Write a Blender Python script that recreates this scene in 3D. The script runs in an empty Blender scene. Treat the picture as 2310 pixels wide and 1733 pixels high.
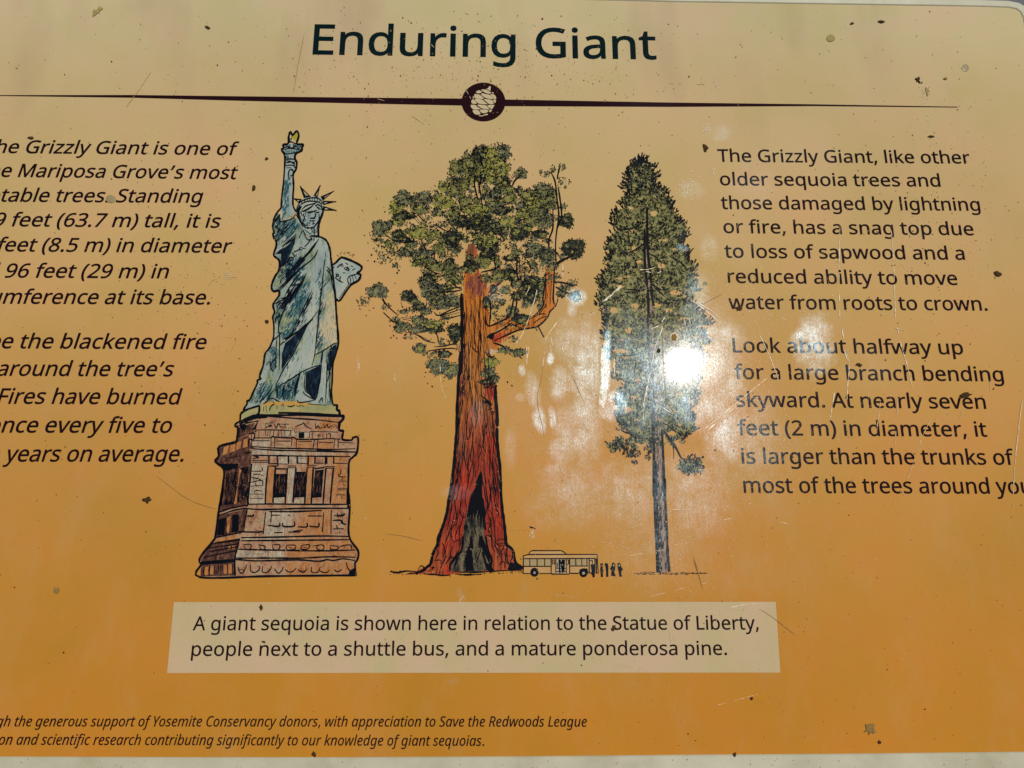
import bpy, math, random, json
import numpy as np
from mathutils import Vector, Matrix
from mathutils.geometry import delaunay_2d_cdt

# ------------------------------------------------------------------ camera
SC = bpy.context.scene
COL = SC.collection
W0, H0 = 2310.0, 1733.0                    # the photograph's own pixel grid, used to measure the print
FPX = 1735.0
DIST = 0.62
TILT = math.radians(45)                    # the board leans back 45 degrees, like a reading desk
CENTRE = Vector((0, 0, 0.92))
PM = Matrix.Translation(CENTRE) @ Matrix.Rotation(TILT, 4, 'X')     # board frame -> world
CR = (Matrix.Rotation(0.2554765, 3, 'X') @ Matrix.Rotation(-0.01914238, 3, 'Y') @ Matrix.Rotation(0.00495127, 3, 'Z'))
CLOC = CR @ Vector((0, 0, DIST))           # camera in the board frame
cam = bpy.data.cameras.new('camera')
cam.sensor_fit = 'HORIZONTAL'; cam.sensor_width = 36.0
cam.lens = FPX / W0 * 36.0
cam.clip_start = 0.01; cam.clip_end = 500
camo = bpy.data.objects.new('camera', cam); COL.objects.link(camo)
camo.matrix_world = PM @ (Matrix.Translation(CLOC) @ CR.to_4x4())
SC.camera = camo

# ------------------------------------------------------------------ sun and sky
def ray(px, py):
    return (CR @ Vector(((px - W0 / 2) / FPX, -(py - H0 / 2) / FPX, -1.0))).normalized()
GLARE = (1541, 824)                        # where the sun glints off the board
_v = -ray(*GLARE)
_s = Vector((-_v.x, -_v.y, _v.z))          # mirrored about the board normal
SUN = (PM.to_3x3() @ _s).normalized()
elev = math.asin(SUN.z); azim = math.atan2(SUN.x, SUN.y)
sun = bpy.data.lights.new('sun', 'SUN'); sun.energy = 3.4; sun.angle = math.radians(0.53); sun.color = (1.0, 0.955, 0.88)
suno = bpy.data.objects.new('sun', sun); COL.objects.link(suno)
suno.rotation_euler = SUN.to_track_quat('Z', 'Y').to_euler()
world = bpy.data.worlds.new('World'); SC.world = world; world.use_nodes = True
wn = world.node_tree; bg = wn.nodes['Background']
sky = wn.nodes.new('ShaderNodeTexSky'); sky.sky_type = 'NISHITA'; sky.sun_disc = False
sky.sun_elevation = elev; sky.sun_rotation = azim
wn.links.new(sky.outputs[0], bg.inputs[0]); bg.inputs[1].default_value = 0.05
SC.view_settings.view_transform = 'Standard'; SC.view_settings.look = 'None'
SC.view_settings.exposure = -0.12; SC.view_settings.gamma = 1.0
SC.render.engine = 'CYCLES'
try:
    SC.cycles.use_denoising = False
except Exception:
    pass

rnd = random.Random(7)
# ------------------------------------------------------------------ board-plane geometry
def P(px, py, z=0.0):
    d = ray(px, py)
    t = (z - CLOC.z) / d.z
    return (CLOC.x + d.x * t, CLOC.y + d.y * t, z)

def srgb(r, g, b):
    f = lambda c: (c / 255 / 12.92) if c <= 10 else ((c / 255 + 0.055) / 1.055) ** 2.4
    return (f(r), f(g), f(b), 1.0)

# ------------------------------------------------------------------ materials
class NT:
    def __init__(s, tree): s.t = tree
    def n(s, kind, **kw):
        nd = s.t.nodes.new(kind)
        for k, v in kw.items():
            if k.startswith('i_'):
                key = k[2:]; key = int(key) if key.isdigit() else key.replace('_', ' ')
                nd.inputs[key].default_value = v
            else: setattr(nd, k, v)
        return nd
    def l(s, a, b): s.t.links.new(a, b)
    def math(s, op, a, b=None, clamp=False):
        nd = s.n('ShaderNodeMath', operation=op, use_clamp=clamp)
        for i, x in enumerate((a, b)):
            if x is None: continue
            if isinstance(x, (int, float)): nd.inputs[i].default_value = x
            else: s.l(x, nd.inputs[i])
        return nd.outputs[0]
    def vmath(s, op, a, b):
        nd = s.n('ShaderNodeVectorMath', operation=op)
        for i, x in enumerate((a, b)):
            if isinstance(x, (tuple, list)): nd.inputs[i].default_value = x
            elif x is not None: s.l(x, nd.inputs[i])
        return nd
    def noise(s, vec, scale, detail=3, rough=0.55, out=0):
        nd = s.n('ShaderNodeTexNoise'); nd.inputs['Scale'].default_value = scale
        nd.inputs['Detail'].default_value = detail; nd.inputs['Roughness'].default_value = rough
        s.l(vec, nd.inputs['Vector']); return nd.outputs[out]
    def ramp(s, fac, stops, mode='LINEAR'):
        nd = s.n('ShaderNodeValToRGB'); cr = nd.color_ramp; cr.interpolation = mode
        while len(cr.elements) > 1: cr.elements.remove(cr.elements[-1])
        cr.elements[0].position = stops[0][0]; cr.elements[0].color = stops[0][1]
        for p, c in stops[1:]:
            e = cr.elements.new(p); e.color = c
        s.l(fac, nd.inputs[0]); return nd.outputs[0]
    def mix(s, fac, a, b, blend='MIX'):
        nd = s.n('ShaderNodeMix', data_type='RGBA', blend_type=blend)
        for k, x in ((0, fac), (6, a), (7, b)):
            if isinstance(x, (int, float, tuple)): nd.inputs[k].default_value = x
            else: s.l(x, nd.inputs[k])
        return nd.outputs[2]

ROOT = bpy.data.objects.new('interpretive_sign', None); COL.objects.link(ROOT)
ROOT.matrix_world = PM
ROOT.empty_display_size = 0.1
ROOT['label'] = 'tan and orange park information board titled Enduring Giant with statue and tree drawings'
ROOT['category'] = 'sign'

# worn clear coat over the whole print: where hands and grit have abraded it the gloss turns rough, with some glare painted in
WORN_GLARE = [  # centre x, y, radius x, y (photo pixels), lean in degrees, strength
 (1366,832,10,80,-4,1.9),(1345,800,6,60,-2,.8),(1440,850,80,110,0,.42),(1500,900,90,60,0,.34),(1600,800,60,95,0,.5),(1580,920,80,50,0,.55),(1395,905,22,26,0,1.2),(1620,745,45,22,-20,.55),(1650,860,30,70,0,.45),
 (1640,985,36,52,0,1.0),(1839,776,37,55,-8,1.7),(1177,837,7,13,0,1.9),(1243,811,6,12,0,2.0),(1217,947,13,28,8,2.2),
 (1248,940,9,22,8,1.5),(1262,865,20,34,0,1.0),(1290,770,60,50,0,.7),(1202,880,15,38,10,.9),(1175,897,9,9,0,.8),(1318,830,32,95,0,1.15),(1372,930,24,16,0,.7),
 (1320,960,34,90,0,.95),(1268,1010,24,85,-8,1.1),(1290,1120,85,65,10,.8),(1420,1120,80,75,0,.6),(1560,1130,90,90,0,.6),(1300,672,20,17,35,1.5),(1290,690,10,22,0,.8),
 (683,822,14,16,0,.6),(512,622,9,10,0,.8),(1626,300,16,20,-40,.8),(1594,290,10,9,0,.7),(1700,410,40,50,0,.24),(1600,560,18,30,0,.3),
 (1022,1541,14,8,0,.6),(1040,1346,7,16,15,.8),(1570,665,30,50,0,.4),(1616,1080,24,80,0,.35),(1700,1010,70,110,0,.35),(1120,660,24,22,0,.5),
 (1800,310,120,60,0,.12),(1560,430,26,18,0,.35),(1110,795,12,6,0,.7),(1000,820,12,20,0,.25),(808,820,5,22,0,.5),(1690,1290,120,60,0,.16),(1480,1240,130,90,0,.45),(1150,1010,14,40,0,.6),(1075,930,16,30,0,.4),(1030,1110,30,14,0,.6),(1960,840,60,40,0,.2),(1540,560,12,8,0,.6),
]
def coat_group():
    g = bpy.data.node_groups.new('worn_coat', 'ShaderNodeTree')
    g.interface.new_socket('Wear', in_out='OUTPUT', socket_type='NodeSocketFloat')
    g.interface.new_socket('Rough', in_out='OUTPUT', socket_type='NodeSocketFloat')
    g.interface.new_socket('Grain', in_out='OUTPUT', socket_type='NodeSocketFloat')
    g.interface.new_socket('Vec', in_out='OUTPUT', socket_type='NodeSocketVector')
    t = NT(g); out = t.n('NodeGroupOutput')
    tc = t.n('ShaderNodeTexCoord'); tc.object = ROOT
    v = tc.outputs['Object']
    # bend the coordinates a little so the worn patches get ragged outlines
    nz = t.n('ShaderNodeTexNoise'); nz.inputs['Scale'].default_value = 38; nz.inputs['Detail'].default_value = 5
    nz.inputs['Roughness'].default_value = .7
    t.l(v, nz.inputs['Vector'])
    off = t.vmath('SUBTRACT', nz.outputs[1], (.5, .5, .5)).outputs[0]
    off = t.vmath('MULTIPLY', off, (.035, .045, 0)).outputs[0]
    w = t.vmath('ADD', v, off).outputs[0]
    o2 = t.vmath('MULTIPLY', off, (.28, .28, 0)).outputs[0]
    wsmall = t.vmath('ADD', v, o2).outputs[0]
    total = None
    for (px, py, rx, ry, ang, st) in WORN_GLARE:
        c = P(px, py); ex = P(px + rx, py); ey = P(px, py - ry)
        m = t.n('ShaderNodeMapping', vector_type='TEXTURE')
        m.inputs['Location'].default_value = (c[0], c[1], 0)
        m.inputs['Rotation'].default_value = (0, 0, math.radians(ang))
        m.inputs['Scale'].default_value = (abs(ex[0] - c[0]) * 1.25, abs(ey[1] - c[1]) * 1.25, 1)
        small = rx * ry < 900
        t.l(w if not small else wsmall, m.inputs['Vector'])
        sx = t.vmath('MULTIPLY', m.outputs[0], (1, 1, 0)).outputs[0]
        ln = t.n('ShaderNodeVectorMath', operation='LENGTH'); t.l(sx, ln.inputs[0])
        soft = .6 if small else .95
        mr = t.n('ShaderNodeMapRange', interpolation_type='SMOOTHSTEP')
        mr.inputs[1].default_value = 1.0 + soft * .3; mr.inputs[2].default_value = 1.0 - soft
        mr.inputs[3].default_value = 0; mr.inputs[4].default_value = st
        t.l(ln.outputs['Value'], mr.inputs[0])
        total = mr.outputs[0] if total is None else t.math('MAXIMUM', total, mr.outputs[0])
    # rub marks run up and down the board
    vs = t.vmath('MULTIPLY', v, (1, .10, 1)).outputs[0]
    streak = t.noise(vs, 620, 4, .75)
    vs2 = t.vmath('MULTIPLY', v, (1, .35, 1)).outputs[0]
    grain = t.noise(vs2, 1500, 3, .7)
    brk = t.noise(v, 75, 5, .7)
    s1 = t.math('MULTIPLY_ADD', streak, 1.6, ); t.t.nodes[-1].inputs[2].default_value = -.25
    g1 = t.math('MULTIPLY_ADD', grain, 3.2); t.t.nodes[-1].inputs[2].default_value = -1.05
    b1 = t.math('MULTIPLY_ADD', brk, 3.0); t.t.nodes[-1].inputs[2].default_value = -.75
    k = t.math('MULTIPLY', t.math('MAXIMUM', s1, 0.15), t.math('MAXIMUM', g1, 0.12))
    k = t.math('MULTIPLY', k, t.math('MINIMUM', t.math('MAXIMUM', b1, 0.2), 1.3))
    wear = t.math('MULTIPLY', total, k)
    # a faint haze of wear everywhere
    allover = t.math('MULTIPLY', t.math('MAXIMUM', t.math('SUBTRACT', t.noise(v, 12, 4, .6), .50), 0), .16)
    wear = t.math('ADD', wear, t.math('MULTIPLY', allover, t.math('MAXIMUM', g1, 0.0)))
    wear = t.math('MINIMUM', wear, 1.0)
    rough = t.math('MULTIPLY_ADD', t.noise(v, 260, 3, .6), .008); t.t.nodes[-1].inputs[2].default_value = .025
    t.l(wear, out.inputs['Wear']); t.l(rough, out.inputs['Rough']); t.l(t.math('MAXIMUM', g1, 0.05), out.inputs['Grain']); t.l(v, out.inputs['Vec'])
    return g
COAT = coat_group()

def print_mat(name, build, spec=.26):
    """printed ink under the worn glossy coat; build(t, vec) returns a colour socket or tuple"""
    m = bpy.data.materials.new(name); m.use_nodes = True
    t = NT(m.node_tree); b = m.node_tree.nodes['Principled BSDF']; o = m.node_tree.nodes['Material Output']
    cg = t.n('ShaderNodeGroup'); cg.node_tree = COAT
    c = build(t, cg.outputs['Vec']) if callable(build) else build
    if isinstance(c, tuple): b.inputs['Base Color'].default_value = c
    else: t.l(c, b.inputs['Base Color'])
    b.inputs['Specular IOR Level'].default_value = spec
    t.l(cg.outputs['Rough'], b.inputs['Roughness'])
    t.l(t.math('MULTIPLY', cg.outputs['Grain'], .075), b.inputs['Coat Weight']); b.inputs['Coat Roughness'].default_value = .10; b.inputs['Coat Tint'].default_value = (.93, .98, 1, 1)
    gl = t.n('ShaderNodeBsdfGlossy'); gl.inputs['Color'].default_value = (.60, .86, 1.0, 1); gl.inputs['Roughness'].default_value = .30  # blue tint put in for the cool cast of the glare
    df = t.n('ShaderNodeBsdfDiffuse'); df.inputs['Color'].default_value = (.44, .50, .58, 1)  # bluish grey paints part of the glare haze onto the worn patches
    m1 = t.n('ShaderNodeMixShader'); t.l(gl.outputs[0], m1.inputs[1]); t.l(df.outputs[0], m1.inputs[2]); m1.inputs[0].default_value = .62
    m2 = t.n('ShaderNodeMixShader'); t.l(b.outputs[0], m2.inputs[1]); t.l(m1.outputs[0], m2.inputs[2])
    t.l(t.math('MULTIPLY', cg.outputs['Wear'], .31), m2.inputs[0])
    t.l(m2.outputs[0], o.inputs['Surface'])
    m.diffuse_color = c if isinstance(c, tuple) else (.5, .4, .3, 1)
    return m

def mottled(name, cols, scale=120, stretch=(1, 1, 1), detail=4, lo=.32, hi=.68, rough=.65):
    def bld(t, v):
        vv = t.vmath('MULTIPLY', v, stretch).outputs[0]
        f = t.noise(vv, scale, detail, rough)
        n = len(cols)
        return t.ramp(f, [(lo + (hi - lo) * i / max(1, n - 1), srgb(*c)) for i, c in enumerate(cols)])
    return print_mat(name, bld)

GRAD = [(-60,(186,172,132)),(60,(186,169,128)),(200,(185,162,118)),(400,(186,157,107)),(600,(186,151,95)),(800,(184,142,79)),(1000,(182,134,66)),(1200,(180,128,55)),(1400,(180,124,46)),(1560,(180,122,39)),(1760,(181,121,35))]
def paper_cols(t, v):
    y0 = P(1155, 1760)[1]; y1 = P(1155, -60)[1]
    sp = t.n('ShaderNodeSeparateXYZ'); t.l(v, sp.inputs[0])
    f = t.math('DIVIDE', t.math('SUBTRACT', sp.outputs[1], y0), y1 - y0)
    st = sorted([((P(1155, py)[1] - y0) / (y1 - y0), srgb(*c)) for py, c in GRAD])
    base = t.ramp(f, st)
    # ink density drifts slightly warmer and cooler in soft blotches
    a = t.noise(v, 9, 3, .5); a2 = t.noise(v, 34, 4, .6)
    warm = t.mix(t.math('MULTIPLY_ADD', a, 2.6, True), base, base)
    k = t.ramp(t.math('ADD', t.math('MULTIPLY', a, .6), t.math('MULTIPLY', a2, .4)), [(.34, (.95, 1.0, .88, 1)), (.5, (1, 1, 1, 1)), (.64, (1.04, .955, 1.03, 1))])
    c = t.mix(1.0, base, k, 'MULTIPLY')
    g = t.ramp(t.noise(v, 1900, 2, .6), [(.25, (.90, .90, .90, 1)), (.75, (1.08, 1.08, 1.08, 1))])
    c = t.mix(1.0, c, g, 'MULTIPLY')
    # broad uneven fading and a thin dust film gathered in drifts
    fade = t.ramp(t.noise(v, 4.5, 4, .6), [(.36, (.95, .945, .93, 1)), (.62, (1.03, 1.03, 1.03, 1))])
    c = t.mix(1.0, c, fade, 'MULTIPLY')
    dn = t.math('MULTIPLY', t.math('MAXIMUM', t.math('SUBTRACT', t.noise(t.vmath('MULTIPLY', v, (1, .45, 1)).outputs[0], 26, 6, .72), .50), 0), .38, True)
    c = t.mix(dn, c, srgb(186, 172, 146))
    # faint brown streaks, stronger towards the top
    vs = t.vmath('MULTIPLY', v, (1, .3, 1)).outputs[0]
    sx = t.math('MULTIPLY', t.math('MAXIMUM', t.math('SUBTRACT', t.noise(vs, 16, 3, .5), .52), 0), 3.0, True)
    top = t.ramp(f, [(.62, (0, 0, 0, 1)), (.9, (.55, .55, .55, 1))])
    c = t.mix(t.math('MULTIPLY', sx, top), c, srgb(150, 122, 98))
    return c
M = {}
M['paper'] = print_mat('printed_board_gradient', paper_cols)
M['cream'] = print_mat('caption_cream', lambda t, v: t.mix(1.0, t.ramp(t.noise(v, 30, 4, .6), [(.35, srgb(178,161,119)), (.65, srgb(188,161,128))]), t.ramp(t.noise(v, 1900, 2, .6), [(.25, (.92, .92, .92, 1)), (.75, (1.06, 1.06, 1.06, 1))]), 'MULTIPLY'))
M['text'] = print_mat('maroon_black_ink', (.0100, .0016, .0022, 1))
M['title'] = print_mat('dark_green_ink', (.0010, .0080, .0085, 1))
M['rule'] = print_mat('dark_maroon_ink', (.0140, .0022, .0026, 1))
M['ink'] = print_mat('black_drawing_ink', (.0022, .0024, .0034, 1))
M['ink_brown'] = print_mat('dark_brown_ink', (.014, .003, .003, 1))
M['scale'] = print_mat('cone_scale_cream', srgb(184,166,130))
M['robe'] = mottled('statue_wash', [(52,84,86),(96,112,90),(128,140,128),(150,158,146),(136,144,108)], 70, (1.6, .7, 1), 6, .30, .70)
M['robe_light'] = mottled('statue_pale_wash', [(112,130,128),(146,156,146),(166,166,146)], 60, (1.5, .5, 1), 5)
M['teal'] = mottled('statue_teal_wash', [(14,44,50),(40,80,86),(84,118,116)], 150, (1.3, .6, 1), 5)
M['navy'] = mottled('statue_navy_shade', [(6,10,16),(12,22,34),(34,58,74)], 260, (1.6, .5, 1), 5)
M['olive'] = mottled('statue_olive_wash', [(112,122,78),(146,150,104),(168,168,118)], 150, (1.2, .6, 1), 5)
M['peach'] = mottled('statue_peach_wash', [(172,158,122),(186,164,126),(192,164,124)], 90)
M['flame'] = mottled('flame_yellow', [(140,128,40),(168,156,58)], 120)
M['terrace'] = mottled('terrace_yellow_green_wash', [(128,130,88),(150,142,94),(168,146,90)], 80)
M['stone'] = mottled('pedestal_wash', [(96,70,54),(140,100,74),(160,120,90),(158,134,104),(160,116,76)], 150, (1.2, .7, 1), 6, .3, .7)
M['stone_orange'] = mottled('pedestal_orange_wash', [(140,84,44),(164,108,58),(172,124,76)], 170, (1.6, .6, 1), 5)
M['stone_grey'] = mottled('pedestal_grey_wash', [(128,112,96),(160,148,126),(176,164,136)], 170, (1.6, .6, 1), 5)
M['stone_dark'] = mottled('pedestal_shade', [(34,18,18),(78,50,40),(120,82,60)], 300, (1.5, .6, 1), 5)
M['leaf'] = mottled('foliage_wash', [(50,52,30),(92,92,52),(122,118,66),(144,134,76)], 190, (1, 1, 1), 5, .3, .7)
M['leaf_bright'] = mottled('foliage_yellow_wash', [(96,98,46),(132,128,60),(156,144,76)], 260)
M['leaf_grey'] = mottled('foliage_grey_wash', [(58,60,44),(98,98,70),(136,130,92)], 260)
M['leaf_dark'] = mottled('foliage_shade', [(14,16,12),(48,50,34),(96,94,62)], 420)
M['pine'] = mottled('pine_wash', [(40,44,32),(90,92,56),(130,124,76),(156,140,88)], 230, (1, 1, 1), 5, .3, .7)
M['bark_grey'] = mottled('pine_bark_wash', [(96,78,74),(140,116,100),(166,138,112)], 300, (2.2, .35, 1), 5)
M['bark_blue'] = mottled('pine_bark_shade', [(6,8,18),(24,30,52),(80,86,100)], 300, (2.2, .3, 1), 5)
M['scar'] = mottled('fire_scar_wash', [(6,8,10),(40,38,32),(96,86,66),(120,108,80)], 110, (1.6, .6, 1), 6, .3, .66)
M['bus'] = mottled('bus_wash', [(176,134,78),(184,146,98)], 80)
M['bus_pane'] = mottled('bus_window_wash', [(150,132,92),(164,140,98)], 120)
def bark(t, v):
    y0 = P(1100, 1300)[1]; y1 = P(1060, 540)[1]
    sp = t.n('ShaderNodeSeparateXYZ'); t.l(v, sp.inputs[0])
    f = t.math('DIVIDE', t.math('SUBTRACT', sp.outputs[1], y0), y1 - y0)
    wob = t.noise(t.vmath('MULTIPLY', v, (1, .25, 1)).outputs[0], 120, 4, .6)
    f = t.math('ADD', f, t.math('MULTIPLY', t.math('SUBTRACT', wob, .5), .34))
    c = t.ramp(f, [(.02, srgb(160,80,44)), (.12, srgb(140,48,32)), (.30, srgb(146,56,36)), (.42, srgb(162,84,44)), (.54, srgb(172,112,52)), (.85, srgb(182,108,34)), (.93, srgb(168,90,44)), (1.0, srgb(120,74,48))])
    st = t.noise(t.vmath('MULTIPLY', v, (1, .06, 1)).outputs[0], 430, 4, .7)
    return t.mix(1.0, c, t.ramp(st, [(.30, (.34, .20, .20, 1)), (.5, (.95, .9, .9, 1)), (.66, (1.12, 1.15, 1.2, 1))]), 'MULTIPLY')
M['bark'] = print_mat('sequoia_bark_wash', bark)

def plain(name, cols, rough=.5, scale=60, spec=.5, bump=0.0):
    m = bpy.data.materials.new(name); m.use_nodes = True
    t = NT(m.node_tree); b = m.node_tree.nodes['Principled BSDF']
    tc = t.n('ShaderNodeTexCoord'); tc.object = ROOT
    f = t.noise(tc.outputs['Object'], scale, 5, .65)
    t.l(t.ramp(f, [(.3 + .4 * i / max(1, len(cols) - 1), srgb(*c)) for i, c in enumerate(cols)]), b.inputs['Base Color'])
    b.inputs['Roughness'].default_value = rough; b.inputs['Specular IOR Level'].default_value = spec
    if bump:
        bp = t.n('ShaderNodeBump'); bp.inputs['Strength'].default_value = bump; bp.inputs['Distance'].default_value = .001
        t.l(t.noise(tc.outputs['Object'], scale * 6, 4, .6), bp.inputs['Height']); t.l(bp.outputs[0], b.inputs['Normal'])
    return m
M['frame'] = plain('painted_aluminium_frame', [(158,152,124),(172,168,142),(182,178,152)], .42, 22, .5, .05)
M['back'] = plain('dark_backing', [(40,38,34),(52,48,42)], .7)
M['dirt'] = plain('dried_dirt', [(34,22,10),(62,42,18),(90,66,34)], .9, 900, .2, .4)
M['dirt_grey'] = plain('grey_brown_residue', [(112,86,46),(150,118,68)], .85, 700, .2, .3)
M['dirt_olive'] = plain('olive_stain', [(134,120,66),(156,140,88)], .8, 500, .2, .2)
M['film'] = plain('dried_droplet_film', [(138,122,86),(150,132,94)], .35, 300, .4)
M['scr'] = plain('bare_scratch', [(176,150,104),(206,192,160)], .38, 800, .6)
M['scr_gold'] = plain('shallow_scratch', [(176,140,84),(196,160,104)], .4, 900, .6)
M['crack'] = plain('hairline_crack', [(118,88,44),(142,106,56)], .6, 400, .3)
M['ground'] = plain('grey_asphalt_path', [(88,92,98),(104,106,110),(120,120,120)], .95, 40, .1, .3)

# ------------------------------------------------------------------ mesh helpers
def link(name, verts, faces, mat, parent=ROOT, kind=None, label=None):
    me = bpy.data.meshes.new(name); me.from_pydata(verts, [], faces); me.materials.append(mat); me.update()
    o = bpy.data.objects.new(name, me); COL.objects.link(o)
    if parent is not None: o.parent = parent
    if kind: o['kind'] = kind
    if label: o['label'] = label
    return o

def inside(p, l):
    k = False; x, y = p
    x1, y1 = l[-1]
    for x2, y2 in l:
        if (y1 > y) != (y2 > y) and x < (x2 - x1) * (y - y1) / (y2 - y1) + x1: k = not k
        x1, y1 = x2, y2
    return k
def triangulate(loops):
    """even-odd triangulation of one or more loops -> (points, counter-clockwise triangles)"""
    vs = [Vector(p) for l in loops for p in l]; fs = []; b = 0
    for l in loops:
        fs.append(list(range(b, b + len(l)))); b += len(l)
    ed = [(f[i - 1], f[i]) for f in fs for i in range(len(f))]
    ov, oe, of = delaunay_2d_cdt(vs, ed, [], 0, 1e-5)[:3]
    out = []
    for f in of:
        for k in range(1, len(f) - 1):
            t = (f[0], f[k], f[k + 1]); a, b2, c = (ov[i] for i in t)
            ctr = ((a[0] + b2[0] + c[0]) / 3, (a[1] + b2[1] + c[1]) / 3)
            if sum(inside(ctr, l) for l in loops) % 2:
                cr = (b2[0] - a[0]) * (c[1] - a[1]) - (b2[1] - a[1]) * (c[0] - a[0])
                out.append(t if cr > 0 else (t[0], t[2], t[1]))
    return [(p[0], p[1]) for p in ov], out

class Sheet:
    """collects flat printed shapes in photo pixels; every shape is laid on the board plane"""
    def __init__(s): s.v = []; s.f = []; s.c = 0
    def tri(s, loops, z):
        pts, tris = triangulate(loops)
        s.c = (s.c + 1) % 100; z += s.c * 3e-7
        base = len(s.v); s.v += [P(x, y, z) for x, y in pts]
        s.f += [(base + a, base + c, base + b) for a, b, c in tris]      # photo y runs down
    def poly(s, pts, z=.0002, smooth=False):
        if smooth: pts = curve(pts, True)
        s.tri([pts], z)
    def stroke(s, pts, w=2.6, z=.0004, smooth=True, taper=.35, wob=.18, closed=False):
        if smooth and len(pts) > 2: pts = curve(pts, closed)
        elif closed: pts = pts + [pts[0]]
        n = len(pts)
        if n < 2: return
        s.c = (s.c + 1) % 100; z += s.c * 3e-7          # never two strokes on exactly one plane
        base = len(s.v)
        for i, (x, y) in enumerate(pts):
            a = pts[max(0, i - 1)]; b = pts[min(n - 1, i + 1)]
            dx, dy = b[0] - a[0], b[1] - a[1]; d = math.hypot(dx, dy) or 1
            u = i / (n - 1); k = 1.0
            if taper and not closed: k = taper + (1 - taper) * min(1, 4 * min(u, 1 - u) + .0)
            h = w / 2 * k * (1 + wob * (rnd.random() - .5) * 2)
            nx, ny = -dy / d * h, dx / d * h
            s.v.append(P(x + nx, y + ny, z)); s.v.append(P(x - nx, y - ny, z))
        for i in range(n - 1):
            q = base + 2 * i
            s.f.append((q, q + 2, q + 3, q + 1))
    def dot(s, x, y, r, z=.0004, n=6, asp=1.0, ang=0.0):
        s.c = (s.c + 1) % 100; z += s.c * 3e-7
        base = len(s.v); a0 = rnd.random() * 6
        ca, sa = math.cos(ang), math.sin(ang)
        for i in range(n):
            a = a0 - 2 * math.pi * i / n; k = r * (1 + .25 * (rnd.random() - .5))
            ux, uy = k * math.cos(a), k * math.sin(a) * asp
            s.v.append(P(x + ux * ca - uy * sa, y + ux * sa + uy * ca, z))
        s.f.append(tuple(range(base, base + n)))
    def hatch(s, pts, ang, L=11, w=2.0, dens=.09, z=.00028, soft=5, clip=None):
        """coloured-pencil shading: short strokes that fade out at the patch's edge"""
        xs = [p[0] for p in pts]; ys = [p[1] for p in pts]
        x0, x1, y0, y1 = min(xs) - soft, max(xs) + soft, min(ys) - soft, max(ys) + soft
        for k in range(int((x1 - x0) * (y1 - y0) * dens)):
            x = rnd.uniform(x0, x1); y = rnd.uniform(y0, y1)
            if not inside((x + rnd.gauss(0, soft * .6), y + rnd.gauss(0, soft * .6)), pts): continue
            a = math.radians(ang) + rnd.gauss(0, .12); l = L * rnd.uniform(.5, 1.1) / 2
            dx, dy = math.cos(a) * l, -math.sin(a) * l
            if clip and not (inside((x - dx, y - dy), clip) and inside((x + dx, y + dy), clip)): continue
            s.stroke([(x - dx, y - dy), (x + dx, y + dy)], w * rnd.uniform(.6, 1.2), z, smooth=False, taper=0, wob=.1)
    def done(s, name, mat, parent=ROOT, kind=None, label=None):
        return link(name, s.v, s.f, mat, parent, kind, label)

def curve(pts, closed=False, k=4):
    n = len(pts); out = []
    rng = range(n if closed else n - 1)
    for i in rng:
        if closed: a, b, c, d = pts[i - 1], pts[i], pts[(i + 1) % n], pts[(i + 2) % n]
        else: a, b, c, d = pts[max(0, i - 1)], pts[i], pts[i + 1], pts[min(n - 1, i + 2)]
        L = math.hypot(c[0] - b[0], c[1] - b[1]); kk = 1 if L < 3 else (2 if L < 7 else (k if L < 60 else k + 3))
        for j in range(kk):
            t = j / kk; t2, t3 = t * t, t * t * t
            q = []
            for m in (0, 1):
                q.append(.5 * (2 * b[m] + (c[m] - a[m]) * t + (2 * a[m] - 5 * b[m] + 4 * c[m] - d[m]) * t2 + (3 * b[m] - a[m] - 3 * c[m] + d[m]) * t3))
            out.append(tuple(q))
    if not closed: out.append(pts[-1])
    else: out.append(out[0])
    return out[:-1] if closed else out

VIEWS = {'A':(580,280,6.381),'B':(580,510,6.381),'C':(540,720,6.381),'D':(470,900,6.1444),'E':(430,1100,5.53),
 'G':(1160,1220,8.508),'H':(870,1080,6.9125),'I':(980,840,6.38),'J':(1040,560,5.53),'K':(800,590,5.925),'L':(810,320,5.925),'M':(1060,320,5.925),
 'N':(1330,340,5.925),'O':(1330,600,5.53),'Q':(1360,860,6.381),'R':(1400,1080,6.914),'T':(1030,175,15.083),
 'X':(0,0,1.0),'U':(0,0,2.765),'V':(1510,0,2.765),'W':(1160,760,5.53),'Y':(1590,740,3.0722),'Z':(1590,310,3.0722),'a':(1500,700,3.318),'b':(1100,980,4.366),'c':(0,300,3.8138),'d':(0,720,3.8138),'e':(680,20,2.6333),'f':(360,1340,3.0722),'g':(1080,1340,3.0722),'h':(0,1533,2.765),'i':(1510,1533,2.765)}
def S(txt):
    """'A 10,20 30,40 B 5,6' -> list of photo pixels; a letter switches the measuring frame"""
    v = None; out = []
    for tok in txt.split():
        if tok in VIEWS: v = VIEWS[tok]; continue
        x, y = tok.split(','); out.append((v[0] + float(x) / v[2], v[1] + float(y) / v[2]))
    return out
def SS(txt):
    """several strokes separated by ; -- the frame letter carries over"""
    out = []; cur = ''
    for part in txt.split(';'):
        part = part.strip()
        if not part: continue
        if part.split()[0] not in VIEWS: part = cur + ' ' + part
        out.append(S(part))
        cur = [t for t in part.split() if t in VIEWS][-1]
    return out

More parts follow.
